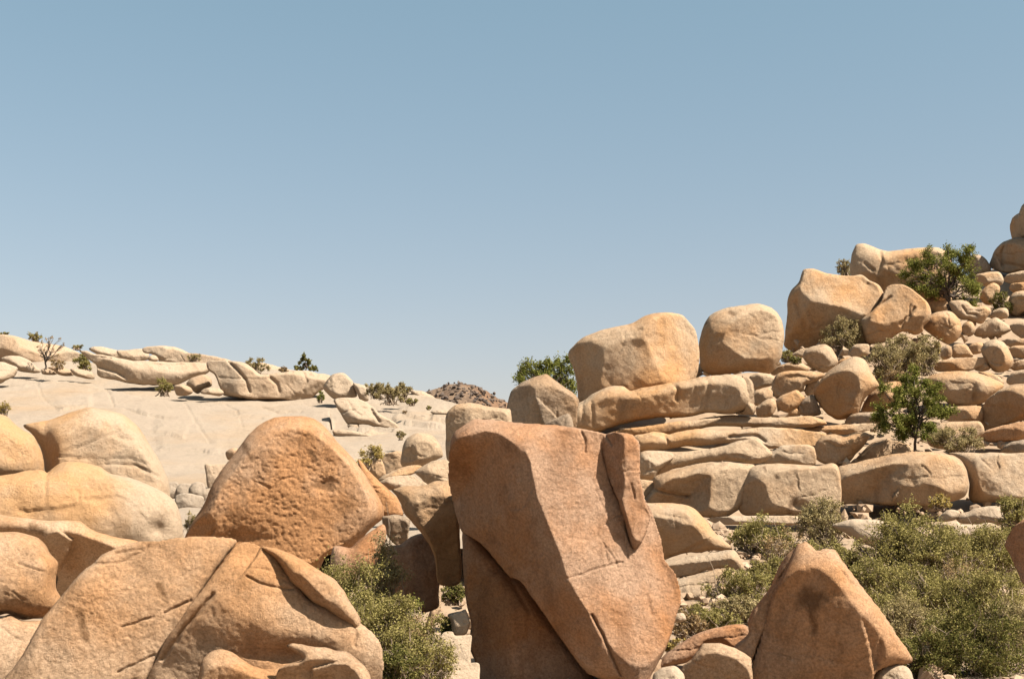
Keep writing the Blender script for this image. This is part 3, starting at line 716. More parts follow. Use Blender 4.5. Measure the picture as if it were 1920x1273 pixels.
B('boulder', 'round boulder shaded on its left, perched on the pale slope', 'tan', 'L 650,420 665,330 705,250 760,202 820,186 890,184 990,212 1060,290 1098,390 1098,440 1000,490 880,545 760,552 690,556 645,530', 33, group=GC, T=34, k=0.5, autofacet=0, ridges=[('L 700,240 790,300 825,380 830,460 790,560', 0.9, 0.7, 0.12)])
B('boulder', 'boulder wedged below the round perched boulder', 'tan', 'L 790,612 830,575 880,540 940,510 1000,482 1120,470 1180,500 1228,545 1240,720 1100,760 930,745 870,680', 29, group=GC, T=24, autofacet=0, ridges=[('L 780,610 900,600 1000,620 1080,650 1120,720', 0.9, 0.3, 0.7)])
B('slab_rock', 'thin slanting slab under the round perched boulder', 'cream', 'L 395,692 480,632 600,580 700,546 780,530 872,536 880,560 800,620 720,650 600,690 430,720', 29.5, group=GC, cat='rock slab', T=18, front=(-0.15, 0.5))
B('boulder', 'flat humped boulder below the slanting slab', 'cream', 'L 405,722 500,662 580,648 660,644 780,650 870,700 940,750 800,800 640,800 530,805 450,750', 26.5, group=GC, T=24, autofacet=0, ridges=[('L 420,715 520,720 640,740 660,790', 0.8, 0.3, 0.9)])
B('stone', 'small shaded stone behind the sparse yellow shrub', 'tan', 'L 250,560 270,500 350,470 430,468 465,545 480,650 405,690 350,650', 31, group=GC, cat='stone', T=12, ridges=[('L 330,460 350,560 400,690', 0.9, 0.7, 0.2)])
B('slab_rock', 'flat slab lying in the shadow left of the round perched boulder', 'tan', 'L 440,440 520,400 600,380 700,400 720,560 640,600 470,650', 35.5, group=GC, cat='rock slab', T=10, front=(0.5, 0.1))
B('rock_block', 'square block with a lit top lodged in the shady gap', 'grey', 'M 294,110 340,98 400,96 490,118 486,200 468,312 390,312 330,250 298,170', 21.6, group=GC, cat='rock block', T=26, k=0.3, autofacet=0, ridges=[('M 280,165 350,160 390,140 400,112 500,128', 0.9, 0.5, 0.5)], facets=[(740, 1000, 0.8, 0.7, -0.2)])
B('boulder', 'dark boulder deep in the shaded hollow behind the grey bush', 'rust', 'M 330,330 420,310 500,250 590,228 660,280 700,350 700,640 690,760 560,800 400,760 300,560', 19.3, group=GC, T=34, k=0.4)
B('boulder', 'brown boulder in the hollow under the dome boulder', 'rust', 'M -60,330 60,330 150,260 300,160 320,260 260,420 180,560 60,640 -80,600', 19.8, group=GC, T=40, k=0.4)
B('stone', 'thin upright lit stone propping the overhang', 'cream', 'M 684,590 700,600 716,660 712,760 690,820 660,880 630,914 598,905 615,840 650,740 672,660', 20.6, group=GC, cat='stone', T=14, facets=[(815, 1140, 0.8, -0.4, 0.2)], autofacet=0)
for lb, ol, dd in [('pale rounded stone beside the leaning block, highest of the three', 'M 760,812 800,795 860,782 890,772 922,862 895,948 850,958 800,952 785,860', 16.4),
                   ('white flat slab under the pale rounded stone', 'M 700,990 730,936 800,930 812,956 880,960 934,958 924,1090 930,1400 700,1400 690,1100', 15.9),
                   ('white slab at the bottom edge left of the leaning block', 'M 640,1320 700,1262 830,1165 900,1158 985,1160 990,1260 985,1500 640,1500', 15.2)]:
    B('stone', lb, 'white', ol, dd, group='white stones in the centre gap', cat='stone', T=26, k=0.35, front=(-0.1, 0.35))
B('boulder', 'rough topped boulder with a shaded left side behind the leaning block', 'tan', 'C 55,850 62,800 80,758 115,728 160,714 250,712 350,732 470,748 500,760 500,960 300,1020 110,1120 66,1092', 34, group='large boulders around the centre', T=55, k=0.36, autofacet=0,
  ridges=[('C 90,740 130,850 230,950 130,1110', 0.8, 0.8, 0.15), ('C 230,700 270,780 280,860', 0.9, 0.05, 0.0)], facets=[(905, 800, 0.9, 0.45, 0.0)], pit=2.2)
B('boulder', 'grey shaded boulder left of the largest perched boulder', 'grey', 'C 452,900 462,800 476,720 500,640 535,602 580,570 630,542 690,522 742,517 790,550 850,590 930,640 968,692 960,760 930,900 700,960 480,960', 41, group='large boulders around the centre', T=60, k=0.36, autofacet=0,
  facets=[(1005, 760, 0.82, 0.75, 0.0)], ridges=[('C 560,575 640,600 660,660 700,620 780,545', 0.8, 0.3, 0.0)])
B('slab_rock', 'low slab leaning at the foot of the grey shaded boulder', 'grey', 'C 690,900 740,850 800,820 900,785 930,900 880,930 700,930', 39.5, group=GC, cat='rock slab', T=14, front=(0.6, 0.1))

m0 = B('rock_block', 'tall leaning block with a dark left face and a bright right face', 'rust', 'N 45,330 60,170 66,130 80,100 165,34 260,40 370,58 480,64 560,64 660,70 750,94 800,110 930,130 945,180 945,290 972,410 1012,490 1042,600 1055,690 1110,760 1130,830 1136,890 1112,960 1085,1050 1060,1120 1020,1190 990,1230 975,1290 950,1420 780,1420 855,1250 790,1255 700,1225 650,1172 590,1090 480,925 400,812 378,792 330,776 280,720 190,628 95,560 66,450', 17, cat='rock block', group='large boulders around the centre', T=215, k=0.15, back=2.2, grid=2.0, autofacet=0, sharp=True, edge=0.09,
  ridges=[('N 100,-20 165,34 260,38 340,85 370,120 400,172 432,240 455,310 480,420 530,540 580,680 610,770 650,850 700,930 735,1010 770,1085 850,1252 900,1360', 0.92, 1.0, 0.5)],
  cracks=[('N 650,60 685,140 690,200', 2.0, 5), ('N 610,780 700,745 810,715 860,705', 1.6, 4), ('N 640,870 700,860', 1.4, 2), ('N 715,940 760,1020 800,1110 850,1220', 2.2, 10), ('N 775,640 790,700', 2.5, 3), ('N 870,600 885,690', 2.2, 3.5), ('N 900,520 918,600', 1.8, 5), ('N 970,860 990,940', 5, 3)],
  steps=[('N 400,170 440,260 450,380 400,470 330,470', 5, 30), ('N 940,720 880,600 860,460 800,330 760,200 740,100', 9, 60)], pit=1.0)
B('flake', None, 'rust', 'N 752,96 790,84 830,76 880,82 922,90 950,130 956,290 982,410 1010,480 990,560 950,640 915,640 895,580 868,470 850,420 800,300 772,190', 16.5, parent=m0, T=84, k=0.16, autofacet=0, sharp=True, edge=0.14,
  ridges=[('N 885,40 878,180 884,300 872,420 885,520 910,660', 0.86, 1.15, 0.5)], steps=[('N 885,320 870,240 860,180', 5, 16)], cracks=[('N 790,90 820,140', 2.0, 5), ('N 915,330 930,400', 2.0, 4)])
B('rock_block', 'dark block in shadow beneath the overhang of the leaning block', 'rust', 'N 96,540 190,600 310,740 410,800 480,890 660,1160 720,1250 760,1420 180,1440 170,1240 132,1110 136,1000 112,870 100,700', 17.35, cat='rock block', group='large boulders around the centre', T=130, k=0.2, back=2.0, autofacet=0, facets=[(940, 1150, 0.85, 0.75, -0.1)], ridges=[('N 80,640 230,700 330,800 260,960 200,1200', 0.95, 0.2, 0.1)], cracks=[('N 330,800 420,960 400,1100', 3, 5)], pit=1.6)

# pyramid and its neighbours
GP = 'rocks around the pyramid boulder'
B('boulder', 'pyramid shaped boulder with a dark stain on its shaded face', 'orange', 'O 700,500 760,360 800,290 815,262 860,250 885,262 912,290 960,286 1000,284 1040,340 1110,432 1180,522 1240,612 1290,692 1345,770 1376,826 1300,850 1240,870 1200,882 1185,930 1180,1100 560,1100 580,900 600,820 640,720', 16.3, group=GP, T=170, k=0.2, autofacet=0, sharp=True, edge=0.1, back=1.4,
  ridges=[('O 860,240 890,300 940,312 985,352 1010,400 1050,470 1070,530 1090,570 1150,622 1240,640 1290,700 1380,840', 0.9, 0.42, 0.75), ], facets=[(1530, 1180, 0.86, 0.62, -0.15)],
  steps=[('O 1180,900 1160,760 1110,610', 12, 60)], cracks=[('O 1035,410 1070,460 1130,495', 2.6, 9), ('O 990,290 1060,370 1110,430', 2, 5), ('O 900,640 890,760 880,870', 2.4, 3), ('O 1230,640 1210,720 1190,840', 4, 6)],
  stains=[('O 870,520 915,535 905,570', 26), ('O 885,590 900,690', 11)], pit=1.0)
B('boulder', 'rounded flank rock leaning on the left side of the pyramid boulder', 'orange', 'O 500,770 540,730 580,690 578,640 595,590 640,530 690,460 712,400 740,350 780,300 830,262 870,290 865,350 800,450 720,600 650,720 600,830 560,900 500,850', 16.2, group=GP, T=46, k=0.45, autofacet=0, front=(0.15, -0.1), steps=[('O 690,460 760,380 830,300', 8, 30)])
B('rock_block', 'low grey block with a bright top edge left of the pyramid boulder', 'front', 'O 235,900 260,850 300,820 345,760 362,742 440,740 520,768 592,812 600,900 600,1060 250,1060', 15.6, group=GP, cat='rock block', T=50, k=0.3, autofacet=0, sharp=True, ridges=[('O 350,750 430,765 520,800 600,830', 0.9, 0.5, 0.35)], facets=[(1330, 1240, 0.85, 0.6, 0.0)])
B('stone', 'small pale rounded stone at the foot of the leaning block', 'white', 'O 108,960 118,890 160,860 220,850 262,886 272,940 260,1000 120,1000', 15.3, group=GP, cat='stone', T=28)
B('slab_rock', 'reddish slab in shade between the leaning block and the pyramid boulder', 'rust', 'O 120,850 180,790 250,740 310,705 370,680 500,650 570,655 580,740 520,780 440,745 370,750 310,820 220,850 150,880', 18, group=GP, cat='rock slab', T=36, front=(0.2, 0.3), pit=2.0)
B('stone', 'pale pitted stone at the right foot of the pyramid boulder', 'white', 'O 1180,960 1195,890 1230,856 1262,844 1340,850 1376,890 1380,1000 1180,1000', 15.6, group=GP, cat='stone', T=28, pit=2.4)
B('stone', 'low pale stone half hidden in the dark bushes', 'white', 'O 1375,790 1400,760 1440,753 1490,765 1535,794 1510,830 1400,830', 18, group=GP, cat='stone', T=18)
B('stone', 'pale stone in the low scrub right of the leaning block', 'white', 'O 208,620 225,598 262,594 275,625 245,640 215,640', 19.5, group=GP, cat='stone', T=9)
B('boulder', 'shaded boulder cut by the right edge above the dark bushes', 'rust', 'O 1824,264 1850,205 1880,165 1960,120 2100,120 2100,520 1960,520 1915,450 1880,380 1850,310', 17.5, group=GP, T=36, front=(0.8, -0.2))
# ------------------------------------------------------------------ right hillside
GR = 'boulders piled on the right hillside'
GG = 'ledges and slabs of the right hillside'
GT = 'small stones packed on the right hillside'
def R(name, label, outline, D=None, mat='tan', dD=0.0, vb=None, **kw):
    P = px(outline); v = vb or P[:, 1].max()
    kw.setdefault('cat', {'slab_rock': 'rock slab', 'stone': 'stone', 'rock_block': 'rock block'}.get(name, 'boulder'))
    kw.setdefault('group', {'slab_rock': GG, 'stone': GT}.get(name, GR))
    kw.setdefault('tf', 0.62)
    if 'front' not in kw and 'facets' not in kw and 'ridges' not in kw: kw['front'] = (0.32, -0.12)
    if name == 'slab_rock' and 'ridges' in kw: kw['ridges'] = [(a, b, max(c_, d_) if c_ < d_ else c_, min(c_, d_) * 2.6) for a, b, c_, d_ in kw['ridges']]
    T = kw.get('T') or kw['tf'] * min(np.ptp(P[:, 0]), np.ptp(P[:, 1]))
    d = D if D else float(dR(v)) + dD
    return boulder(name, label, mat, P, d + 0.3 * T * d / FPX, **kw)

# ledges under the big pair, top to bottom
R('boulder', 'largest perched boulder, flat shaded left face and bright rounded right end', 'C 890,378 930,318 980,270 1040,248 1100,226 1200,200 1330,164 1380,132 1420,110 1480,97 1545,93 1640,104 1690,128 1730,176 1760,220 1782,300 1788,380 1778,500 1740,580 1500,680 1240,720 975,720 960,640 950,560 925,470', D=48.5, T=75, k=0.4, autofacet=0,
  facets=[(1140, 680, 0.86, 0.80, -0.02), (1212, 645, 0.84, -0.62, 0.30)], ridges=[('C 960,285 1080,250 1200,225 1330,170 1370,220 1430,250 1475,300 1480,370 1450,450 1420,530 1500,600', 0.86, 0.12, 0.0)], cracks=[('C 1330,260 1390,210', 2.5, 4)])
R('boulder', 'round perched boulder second of the big pair on the skyline', 'D 278,470 284,420 310,340 330,290 365,238 420,205 480,180 560,160 640,145 720,137 780,137 840,148 890,170 940,215 975,270 1000,345 1000,430 988,530 965,610 930,680 880,728 780,718 680,715 600,722 480,740 380,746 320,710 288,660 275,560', D=53, mat='tan', T=75, k=0.45, autofacet=0,
  ridges=[('D 490,180 500,330 490,470 600,550 700,620 790,710', 0.9, 0.42, 0.35)], bumps=[(1374, 590, 8, 6, -5)], pit=0.8, stains=[('D 545,215 575,230', 7), ('D 300,320 340,300', 5)])
R('slab_rock', 'long thick capstone slab lying under the big perched pair', 'C 890,800 897,760 930,730 1000,690 1040,662 1080,640 1130,612 1180,597 1260,594 1312,630 1380,615 1450,600 1530,584 1600,570 1700,547 D 130,792 250,768 380,746 480,738 560,738 620,746 672,770 706,850 740,900 745,980 700,1030 620,1062 540,1078 350,1066 180,1102 0,1118 C 1600,812 1500,815 1400,828 1250,862 1150,895 1080,922 1010,910 950,888 905,850', D=46.5, T=62, k=0.32, autofacet=0,
  ridges=[('C 920,740 1040,690 1150,650 1250,655 1330,650 1480,630 1600,640 D 120,830 300,790 480,800 620,870 640,960', 0.88, 0.25, 0.20)], facets=[(1250, 750, 0.9, 0.02, -0.22)],
  cracks=[('C 1600,575 1640,620 1635,690', 3, 7), ('D 350,800 345,900 320,1040', 3, 4), ('D 230,830 240,1000', 2.5, 3), ('C 1000,720 1010,880', 2.5, 3), ('C 1060,700 1075,860', 2.5, 3)], pit=0.8)
R('boulder', 'knobbly boulder at the right end of the long capstone slab', 'D 640,750 690,756 726,790 748,866 742,930 720,965 756,1000 762,1040 740,1080 690,1082 590,1072 660,1030', D=46.0, T=30, front=(-0.2, 0.1))
R('slab_rock', 'upper thin tongue of rock under the capstone slab', 'G 715,192 770,160 830,130 960,92 1080,72 1180,64 1260,70 1330,82 1440,82 1560,80 1640,74 1710,72 1790,94 1822,126 1760,142 1700,152 1500,156 1330,150 1200,144 1100,142 1000,150 900,172', dD=0.2, T=30, autofacet=0, ridges=[('G 740,180 900,140 1100,115 1330,120 1560,125 1800,128', 0.9, 0.3, 0.8)])
R('slab_rock', 'shaded rock shelf just below the capstone slab', 'G 330,190 450,160 600,140 800,110 1000,90 1100,90 960,150 800,190 700,200 520,205 400,210', D=45.6, T=22, front=(0.1, 0.1))
R('slab_rock', 'wide cream ledge below the upper tongue, near the leaning block', 'G 500,215 560,195 640,178 700,186 745,196 860,170 960,160 1100,172 1250,160 1340,150 1440,150 1560,156 1640,164 1760,180 1830,200 1860,260 1700,280 1500,290 1400,295 1250,262 1100,262 1000,272 850,280 740,300 640,312 540,316 490,290', dD=0.0, T=38, mat='cream', autofacet=0, ridges=[('G 500,270 620,260 740,250 880,225 1050,215 1200,225 1380,270', 0.9, 0.22, 0.6)], cracks=[('G 640,180 720,215 760,290', 2.5, 4), ('G 1160,215 1250,205 1350,210 1400,250', 3, 8)])
R('slab_rock', 'narrow ledge running right towards the small green tree', 'F 185,712 330,690 450,680 560,675 680,668 770,672 790,705 700,720 600,742 500,752 400,752 330,740 260,720', dD=0.0, T=20, ridges=[('F 190,710 350,715 500,715 760,695', 0.9, 0.3, 0.8)])
R('boulder', 'cream lobe at the left end of the log shaped rock', 'G 520,400 530,350 565,314 640,307 700,313 760,324 780,350 730,400 670,450 640,502 560,506 520,470', dD=0.2, T=30, mat='cream', autofacet=0, ridges=[('G 520,370 600,370 680,420 650,500', 0.9, 0.2, 0.7)])
R('slab_rock', 'log shaped rock with a shaded underside above the big stacked slab', 'G 655,440 680,390 710,352 770,330 860,318 950,312 1050,290 1120,275 1200,245 1270,232 1350,230 1395,270 1450,330 1420,370 1370,395 1300,398 1220,386 1120,378 1000,386 900,402 850,418 770,436 690,472 640,480', dD=0.0, T=44, k=0.34, autofacet=0, ridges=[('G 650,430 740,380 860,360 960,330 1100,320 1240,330 1380,370', 0.88, 0.2, 0.55)])
R('slab_rock', 'flat leafy shadowed slab left of the round nut shaped boulder', 'F -60,900 0,870 60,832 160,824 260,824 300,850 310,960 250,975 120,968 0,966 -80,950', dD=0.3, T=22, front=(-0.05, 0.3), mat='cream')
R('slab_rock', 'small grey dome rising from the cream ledge', 'F 45,824 75,795 120,775 180,770 235,776 255,800 250,830 60,832', dD=0.9, T=14, mat='grey')
R('boulder', 'nut shaped round boulder left of the small green tree', 'F 286,900 292,860 315,800 345,768 380,752 450,748 510,762 560,745 640,730 700,760 640,850 600,890 560,940 480,978 400,974 330,945', dD=0.7, T=40, k=0.48, mat='tan', front=(0.35, -0.15))
R('boulder', 'boulder under the small green tree, covered in branch shadows', 'F 560,960 600,920 640,880 690,830 740,798 830,778 920,798 1000,840 1030,900 900,940 700,980', dD=0.8, T=36, front=(-0.05, 0.25))
R('slab_rock', 'lit slab corner between the leaning block and the stacked slab', 'G 520,520 630,512 660,560 600,650 560,680 510,660', D=37.5, T=18, mat='cream', front=(-0.2, 0.3))
R('rock_block', 'stacked slab block with a shaded left half, beside the leaning block', 'G 560,668 590,620 640,560 634,505 650,480 690,462 760,440 830,425 900,404 980,390 1060,384 1160,386 1240,394 1330,412 1300,500 1270,600 1240,700 1100,770 1000,765 900,740 700,690', D=36.9, T=60, k=0.34, autofacet=0,
  ridges=[('G 640,500 760,460 850,470 940,450 1030,480 1030,600 1000,760', 0.88, 0.75, 0.28)], cracks=[('G 640,568 740,595 880,618', 2.4, 8)])
R('boulder', 'bulging boulder with a rounded left face, middle of the lower row', 'G 1214,690 1218,620 1240,540 1270,470 1300,425 1340,405 1400,397 1500,393 1640,403 1740,410 1900,418 1900,740 1700,752 1500,752 1300,754 1240,742', D=36.4, T=72, k=0.36, autofacet=0, mat='tan',
  ridges=[('G 1320,380 1390,500 1430,620 1480,720 1460,780', 0.9, 0.75, 0.25)], bumps=[(1498, 950, 20, 12, -16)], stains=[('G 1600,640 1560,720', 9), ('G 1400,425 1410,450', 4)])
R('boulder', 'biggest long boulder of the lower row, shaded left half', 'F 384,1160 392,1110 420,1060 450,1010 485,978 560,958 640,942 700,925 780,908 850,892 930,882 1020,875 1100,874 1180,880 1250,890 1300,905 1345,935 1378,970 1395,1010 1412,1100 1404,1160 1380,1200 1300,1234 1200,1258 1100,1272 900,1268 700,1254 560,1256 430,1256 395,1210', D=38.2, T=95, k=0.34, autofacet=0, mat='tan',
  ridges=[('F 470,960 640,965 780,940 880,930 980,960 960,1040 920,1110 1000,1130 1080,1100 1150,1120 1290,1110 1400,1120', 0.88, 0.6, 0.16)], facets=[(1740, 900, 0.90, -0.45, 0.35)], pit=0.8)
R('boulder', 'lower row boulder running out of the right edge', 'F 1240,888 1320,880 1400,879 1500,882 1600,880 1700,886 1820,880 2000,890 2000,1240 1820,1236 1700,1240 1500,1246 1430,1234 1408,1190 1416,1100 1400,1010 1370,950 1310,905', D=38.6, T=85, k=0.3, autofacet=0, mat='cream',
  facets=[(1850, 900, 0.85, -0.3, 0.35)], ridges=[('F 1300,880 1400,980 1440,1080 1450,1200', 0.82, 0.9, 0.03)])
R('slab_rock', 'smooth bulging slab right beside the leaning block, top of the lower stack', 'G 500,690 560,668 640,664 700,662 780,664 860,674 900,690 940,720 985,770 1010,800 1060,870 1120,920 1168,972 1100,990 1010,990 960,1000 850,1010 690,1060 600,1100 520,1000', D=29.3, T=64, k=0.42, autofacet=0, mat='cream',
  ridges=[('G 600,750 760,780 900,820 980,860 1060,900', 0.85, 0.15, 0.55)], steps=[('G 690,1035 800,1000 900,950 1020,892', 9, 24)])
R('slab_rock', 'second layer of the lower stack, a rounded pale beam', 'G 600,1090 690,1062 760,1046 880,1026 1000,1008 1100,992 1180,984 1212,1010 1240,1060 1258,1130 1200,1140 1160,1112 1080,1110 1000,1125 900,1160 770,1180 650,1190', D=27.2, T=34, mat='cream', autofacet=0, ridges=[('G 640,1110 800,1085 1000,1060 1180,1040', 0.9, 0.2, 0.6)])
R('slab_rock', 'bottom layer of the lower stack dappled by shrub shadow', 'G 640,1215 770,1188 900,1164 1000,1134 1080,1118 1160,1112 1220,1150 1270,1200 1300,1290 1240,1340 1000,1360 760,1360 600,1300', D=None, vb=1112, T=44, mat='cream', autofacet=0, front=(-0.1, 0.3))
R('slab_rock', 'thin pale strip of bedrock under the lower row of boulders', 'G 1000,775 1080,760 1150,756 1350,750 1500,752 1620,756 1660,790 1600,815 1300,812 1090,812', D=35.4, T=24, mat='white', front=(-0.05, 0.4))
R('slab_rock', 'smooth pale slab showing between the lower bushes', 'O 985,170 1030,150 1080,138 1140,138 1200,140 1300,160 1310,220 1240,262 1200,276 1150,262 1110,248 1050,205', D=31.9, T=40, mat='white', front=(-0.1, 0.3))
R('slab_rock', 'pale flat slab below the seam, right of the dark stemmed bush', 'U 460,200 520,186 580,176 650,174 670,194 780,196 860,186 910,196 940,216 860,262 780,300 640,310 520,280', D=32.8, T=30, mat='white', front=(-0.1, 0.35))
R('slab_rock', 'pale slab above the seam under the right edge boulder', 'U 640,160 660,122 720,108 790,80 880,68 1000,66 1050,72 1040,130 980,180 930,205 880,186 800,196 680,190', D=34, T=30, mat='white', front=(-0.05, 0.35))
R('stone', 'small pale slab left of the seam among yellow leaves', 'U 505,165 540,125 580,95 620,92 668,112 640,160 560,180', D=34.2, T=14, mat='white')
rng = np.random.RandomState(11)
# stones packed between the perched pair and the leaning egg
for nm, lb, ol, kw in [
  ('stone', 'stone right under the round perched boulder', 'D 704,760 760,722 820,722 870,732 922,762 895,830 830,850 750,866 720,830', {}),
  ('boulder', 'boulder with a scooped shaded top among the packed stones', 'D 898,830 910,780 940,738 1000,710 1100,704 1200,708 1330,722 1352,752 1260,800 1180,830 1160,880 1060,905 980,925 930,935 904,880', {'bumps': [(1493, 706, 16, 6, -10)], 'T': 34}),
  ('stone', 'cracked angular stone wedged left of the biggest leaning boulder', 'D 1175,880 1190,820 1222,762 1280,748 1306,800 1290,860 1245,915 1195,920', {}),
  ('stone', 'half shaded block beside the knobbly boulder', 'D 706,940 730,900 762,870 820,860 885,852 905,945 850,980 770,1006 715,975', {}),
  ('stone', 'small two lobed stone at the end of the upper tongue', 'D 762,1020 800,985 840,955 890,938 930,960 940,1020 920,1060 900,1092 780,1102', {}),
  ('stone', 'pointed bright stone in the middle of the packed stones', 'D 930,960 970,920 1040,890 1110,868 1150,900 1180,940 1140,1000 1120,1030 1040,1060 960,1085 940,1020', {'front': (-0.05, 0.25)}),
  ('stone', 'low stone in shade below the pointed bright stone', 'D 955,1065 1000,1024 1060,1014 1110,1022 1155,1062 1135,1092 970,1092', {}),
  ('stone', 'grey stone touching the left foot of the biggest leaning boulder', 'D 1115,1030 1140,970 1180,935 1245,912 1285,970 1316,1070 1250,1096 1190,1096 1130,1076', {'mat': 'grey'}),
  ('stone', 'low brown stone left of the egg shaped boulder', 'D 885,725 940,672 1000,645 1060,634 1150,640 1215,680 1205,715 1100,712 1000,712 920,745', {}),
  ('stone', 'flat stone behind the egg shaped boulder', 'D 1055,580 1090,548 1130,525 1200,510 1240,525 1200,590 1100,590', {'front': (-0.1, 0.4)}),
  ('boulder', 'egg shaped boulder above the packed stones', 'D 1162,590 1172,545 1205,515 1250,493 1300,482 1355,482 1400,508 1432,550 1462,620 1440,675 1400,700 1360,722 1300,714 1240,680 1195,640', {'T': 36, 'front': (0.35, -0.2)}),
  ('boulder', 'biggest leaning boulder of the packed pile, shaded front', 'D 1252,900 1265,850 1290,808 1330,760 1370,718 1420,680 1480,640 1530,605 1590,584 1640,586 1685,604 1710,640 1735,700 1780,770 1815,835 1770,870 1700,930 1680,960 1655,1010 1635,1055 1560,1112 1460,1122 1400,1095 1360,1070 1300,1000', {'T': 66, 'k': 0.42, 'autofacet': 0, 'ridges': [('D 1480,630 1580,680 1640,760 1650,860 1630,960 1640,1060', 0.9, 0.6, 0.55)]}),
  ('stone', 'low slab behind the biggest leaning boulder', 'D 1440,660 1465,625 1500,605 1560,590 1620,600 1600,660 1480,700', {}),
  ('boulder', 'boulder right of the biggest leaning boulder, partly behind tree leaves', 'F 630,600 640,555 665,500 695,455 740,420 790,388 850,372 905,364 950,380 960,440 900,520 830,570 700,592', {'T': 40}),
  ('boulder', 'low grey boulder under the left branches of the small green tree', 'F 515,670 530,635 570,605 640,592 720,588 790,600 800,680 650,684 540,684', {'mat': 'grey', 'T': 26}),
  ('boulder', 'broad whale shaped boulder right of the small green tree', 'F 1090,372 1130,330 1190,308 1250,297 1310,292 1400,294 1470,306 1530,322 1600,350 1668,392 1640,440 1600,478 1550,512 1500,532 1430,544 1340,548 1290,545 1240,510 1180,450 1110,400', {'T': 60, 'k': 0.42, 'autofacet': 0, 'ridges': [('F 1080,400 1200,440 1300,430 1400,420 1440,440 1560,450 1640,430', 0.9, 0.6, 0.2)], 'bumps': [(1826, 742, 5, 16, -10)]}),
  ('slab_rock', 'thin slab lying behind the whale shaped boulder', 'F 1480,302 1530,298 1590,312 1645,340 1670,380 1640,400 1560,360', {'front': (-0.2, 0.4)}),
  ('boulder', 'shaded boulder at the right edge above the flat orange boulder', 'F 1496,640 1500,590 1512,550 1535,510 1565,478 1600,450 1650,420 1720,392 1820,380 2000,380 2000,660 1820,650 1720,672 1600,700 1520,722', {'T': 62, 'k': 0.42, 'autofacet': 0, 'facets': [(1915, 765, 0.88, 0.8, -0.12)], 'D': 46.5}),
  ('boulder', 'flat orange boulder below the shaded right edge boulder', 'F 1470,760 1520,730 1600,700 1720,672 1820,654 2000,650 2000,800 1820,790 1650,806 1560,806 1500,790', {'T': 44, 'mat': 'orange', 'D': 44.8}),
  ('boulder', 'small dark boulder at the right edge above the shaded boulder', 'F 1685,372 1692,340 1720,310 1760,292 1820,280 1950,290 1950,390 1820,400 1730,400', {'D': 50.5, 'T': 26}),
  ('boulder', 'shaded low boulder at the right edge on the lower row', 'F 1640,884 1660,850 1690,818 1740,800 1820,786 1950,790 1950,890 1820,892', {'D': 41.5, 'T': 30, 'mat': 'grey'}),
  ('boulder', 'tall leaning egg boulder standing near the right edge', 'F 1502,150 1510,115 1540,80 1575,64 1610,59 1655,76 1685,105 1712,150 1735,215 1728,255 1700,284 1650,300 1600,296 1565,265 1535,215 1512,180', {'T': 44, 'k': 0.48, 'autofacet': 0, 'ridges': [('F 1600,40 1660,120 1690,200 1660,310', 0.92, 0.45, 0.3)]}),
  ('slab_rock', 'sunlit ledge left of the tall leaning egg boulder', 'F 1150,245 1180,225 1230,210 1320,200 1400,194 1530,194 1560,230 1480,270 1420,290 1350,294 1260,296 1180,292', {'T': 30, 'ridges': [('F 1150,240 1300,235 1340,280', 0.9, 0.2, 0.5)]}),
  ('stone', 'flat little slab at the foot of the tall leaning egg boulder', 'F 1450,268 1490,244 1545,232 1570,275 1520,296 1470,290', {}),
  ('stone', 'square bright stone in the row above the sunlit ledge', 'F 1282,160 1290,120 1312,96 1350,96 1395,102 1420,140 1446,184 1390,192 1300,196', {'front': (-0.05, 0.3)}),
  ('stone', 'stone with yellow weeds left of the square bright stone', 'F 1190,170 1210,130 1250,102 1288,120 1288,190 1230,212', {}),
  ('stone', 'round stone right of the square bright stone', 'F 1405,140 1420,105 1455,88 1512,90 1520,150 1470,170 1430,168', {}),
  ('slab_rock', 'bedrock slab behind the tall leaning egg boulder', 'F 1640,75 1700,60 1820,55 2000,60 2000,110 1820,112 1700,120', {'front': (-0.1, 0.3), 'T': 18}),
  ('slab_rock', 'upper bedrock step at the right edge below the stones', 'F 1690,140 1740,110 1820,105 2000,110 2000,190 1820,200 1740,190', {'front': (-0.1, 0.3), 'T': 20}),
  ('slab_rock', 'lower bedrock step at the right edge beside the egg boulder', 'F 1710,260 1750,225 1820,205 2000,200 2000,280 1820,284 1740,290', {'front': (-0.1, 0.3), 'T': 20}),
  ('slab_rock', 'dim slab in the gap below the whale shaped boulder', 'F 1240,560 1300,548 1500,545 1520,600 1510,660 1400,662 1250,660', {'T': 26}),
  ('slab_rock', 'pale bedrock strip right of the small green tree trunk', 'F 1120,690 1250,662 1400,656 1500,660 1520,740 1400,820 1250,860 1120,820', {'T': 34, 'front': (-0.1, 0.35), 'mat': 'cream', 'dD': -1.2}),
  ('stone', 'small brown stone half hidden behind the grey green shrub', 'F 540,160 570,115 600,98 690,100 690,170 640,190 560,190', {}),
  ]:
    R(nm, lb, ol, **kw)

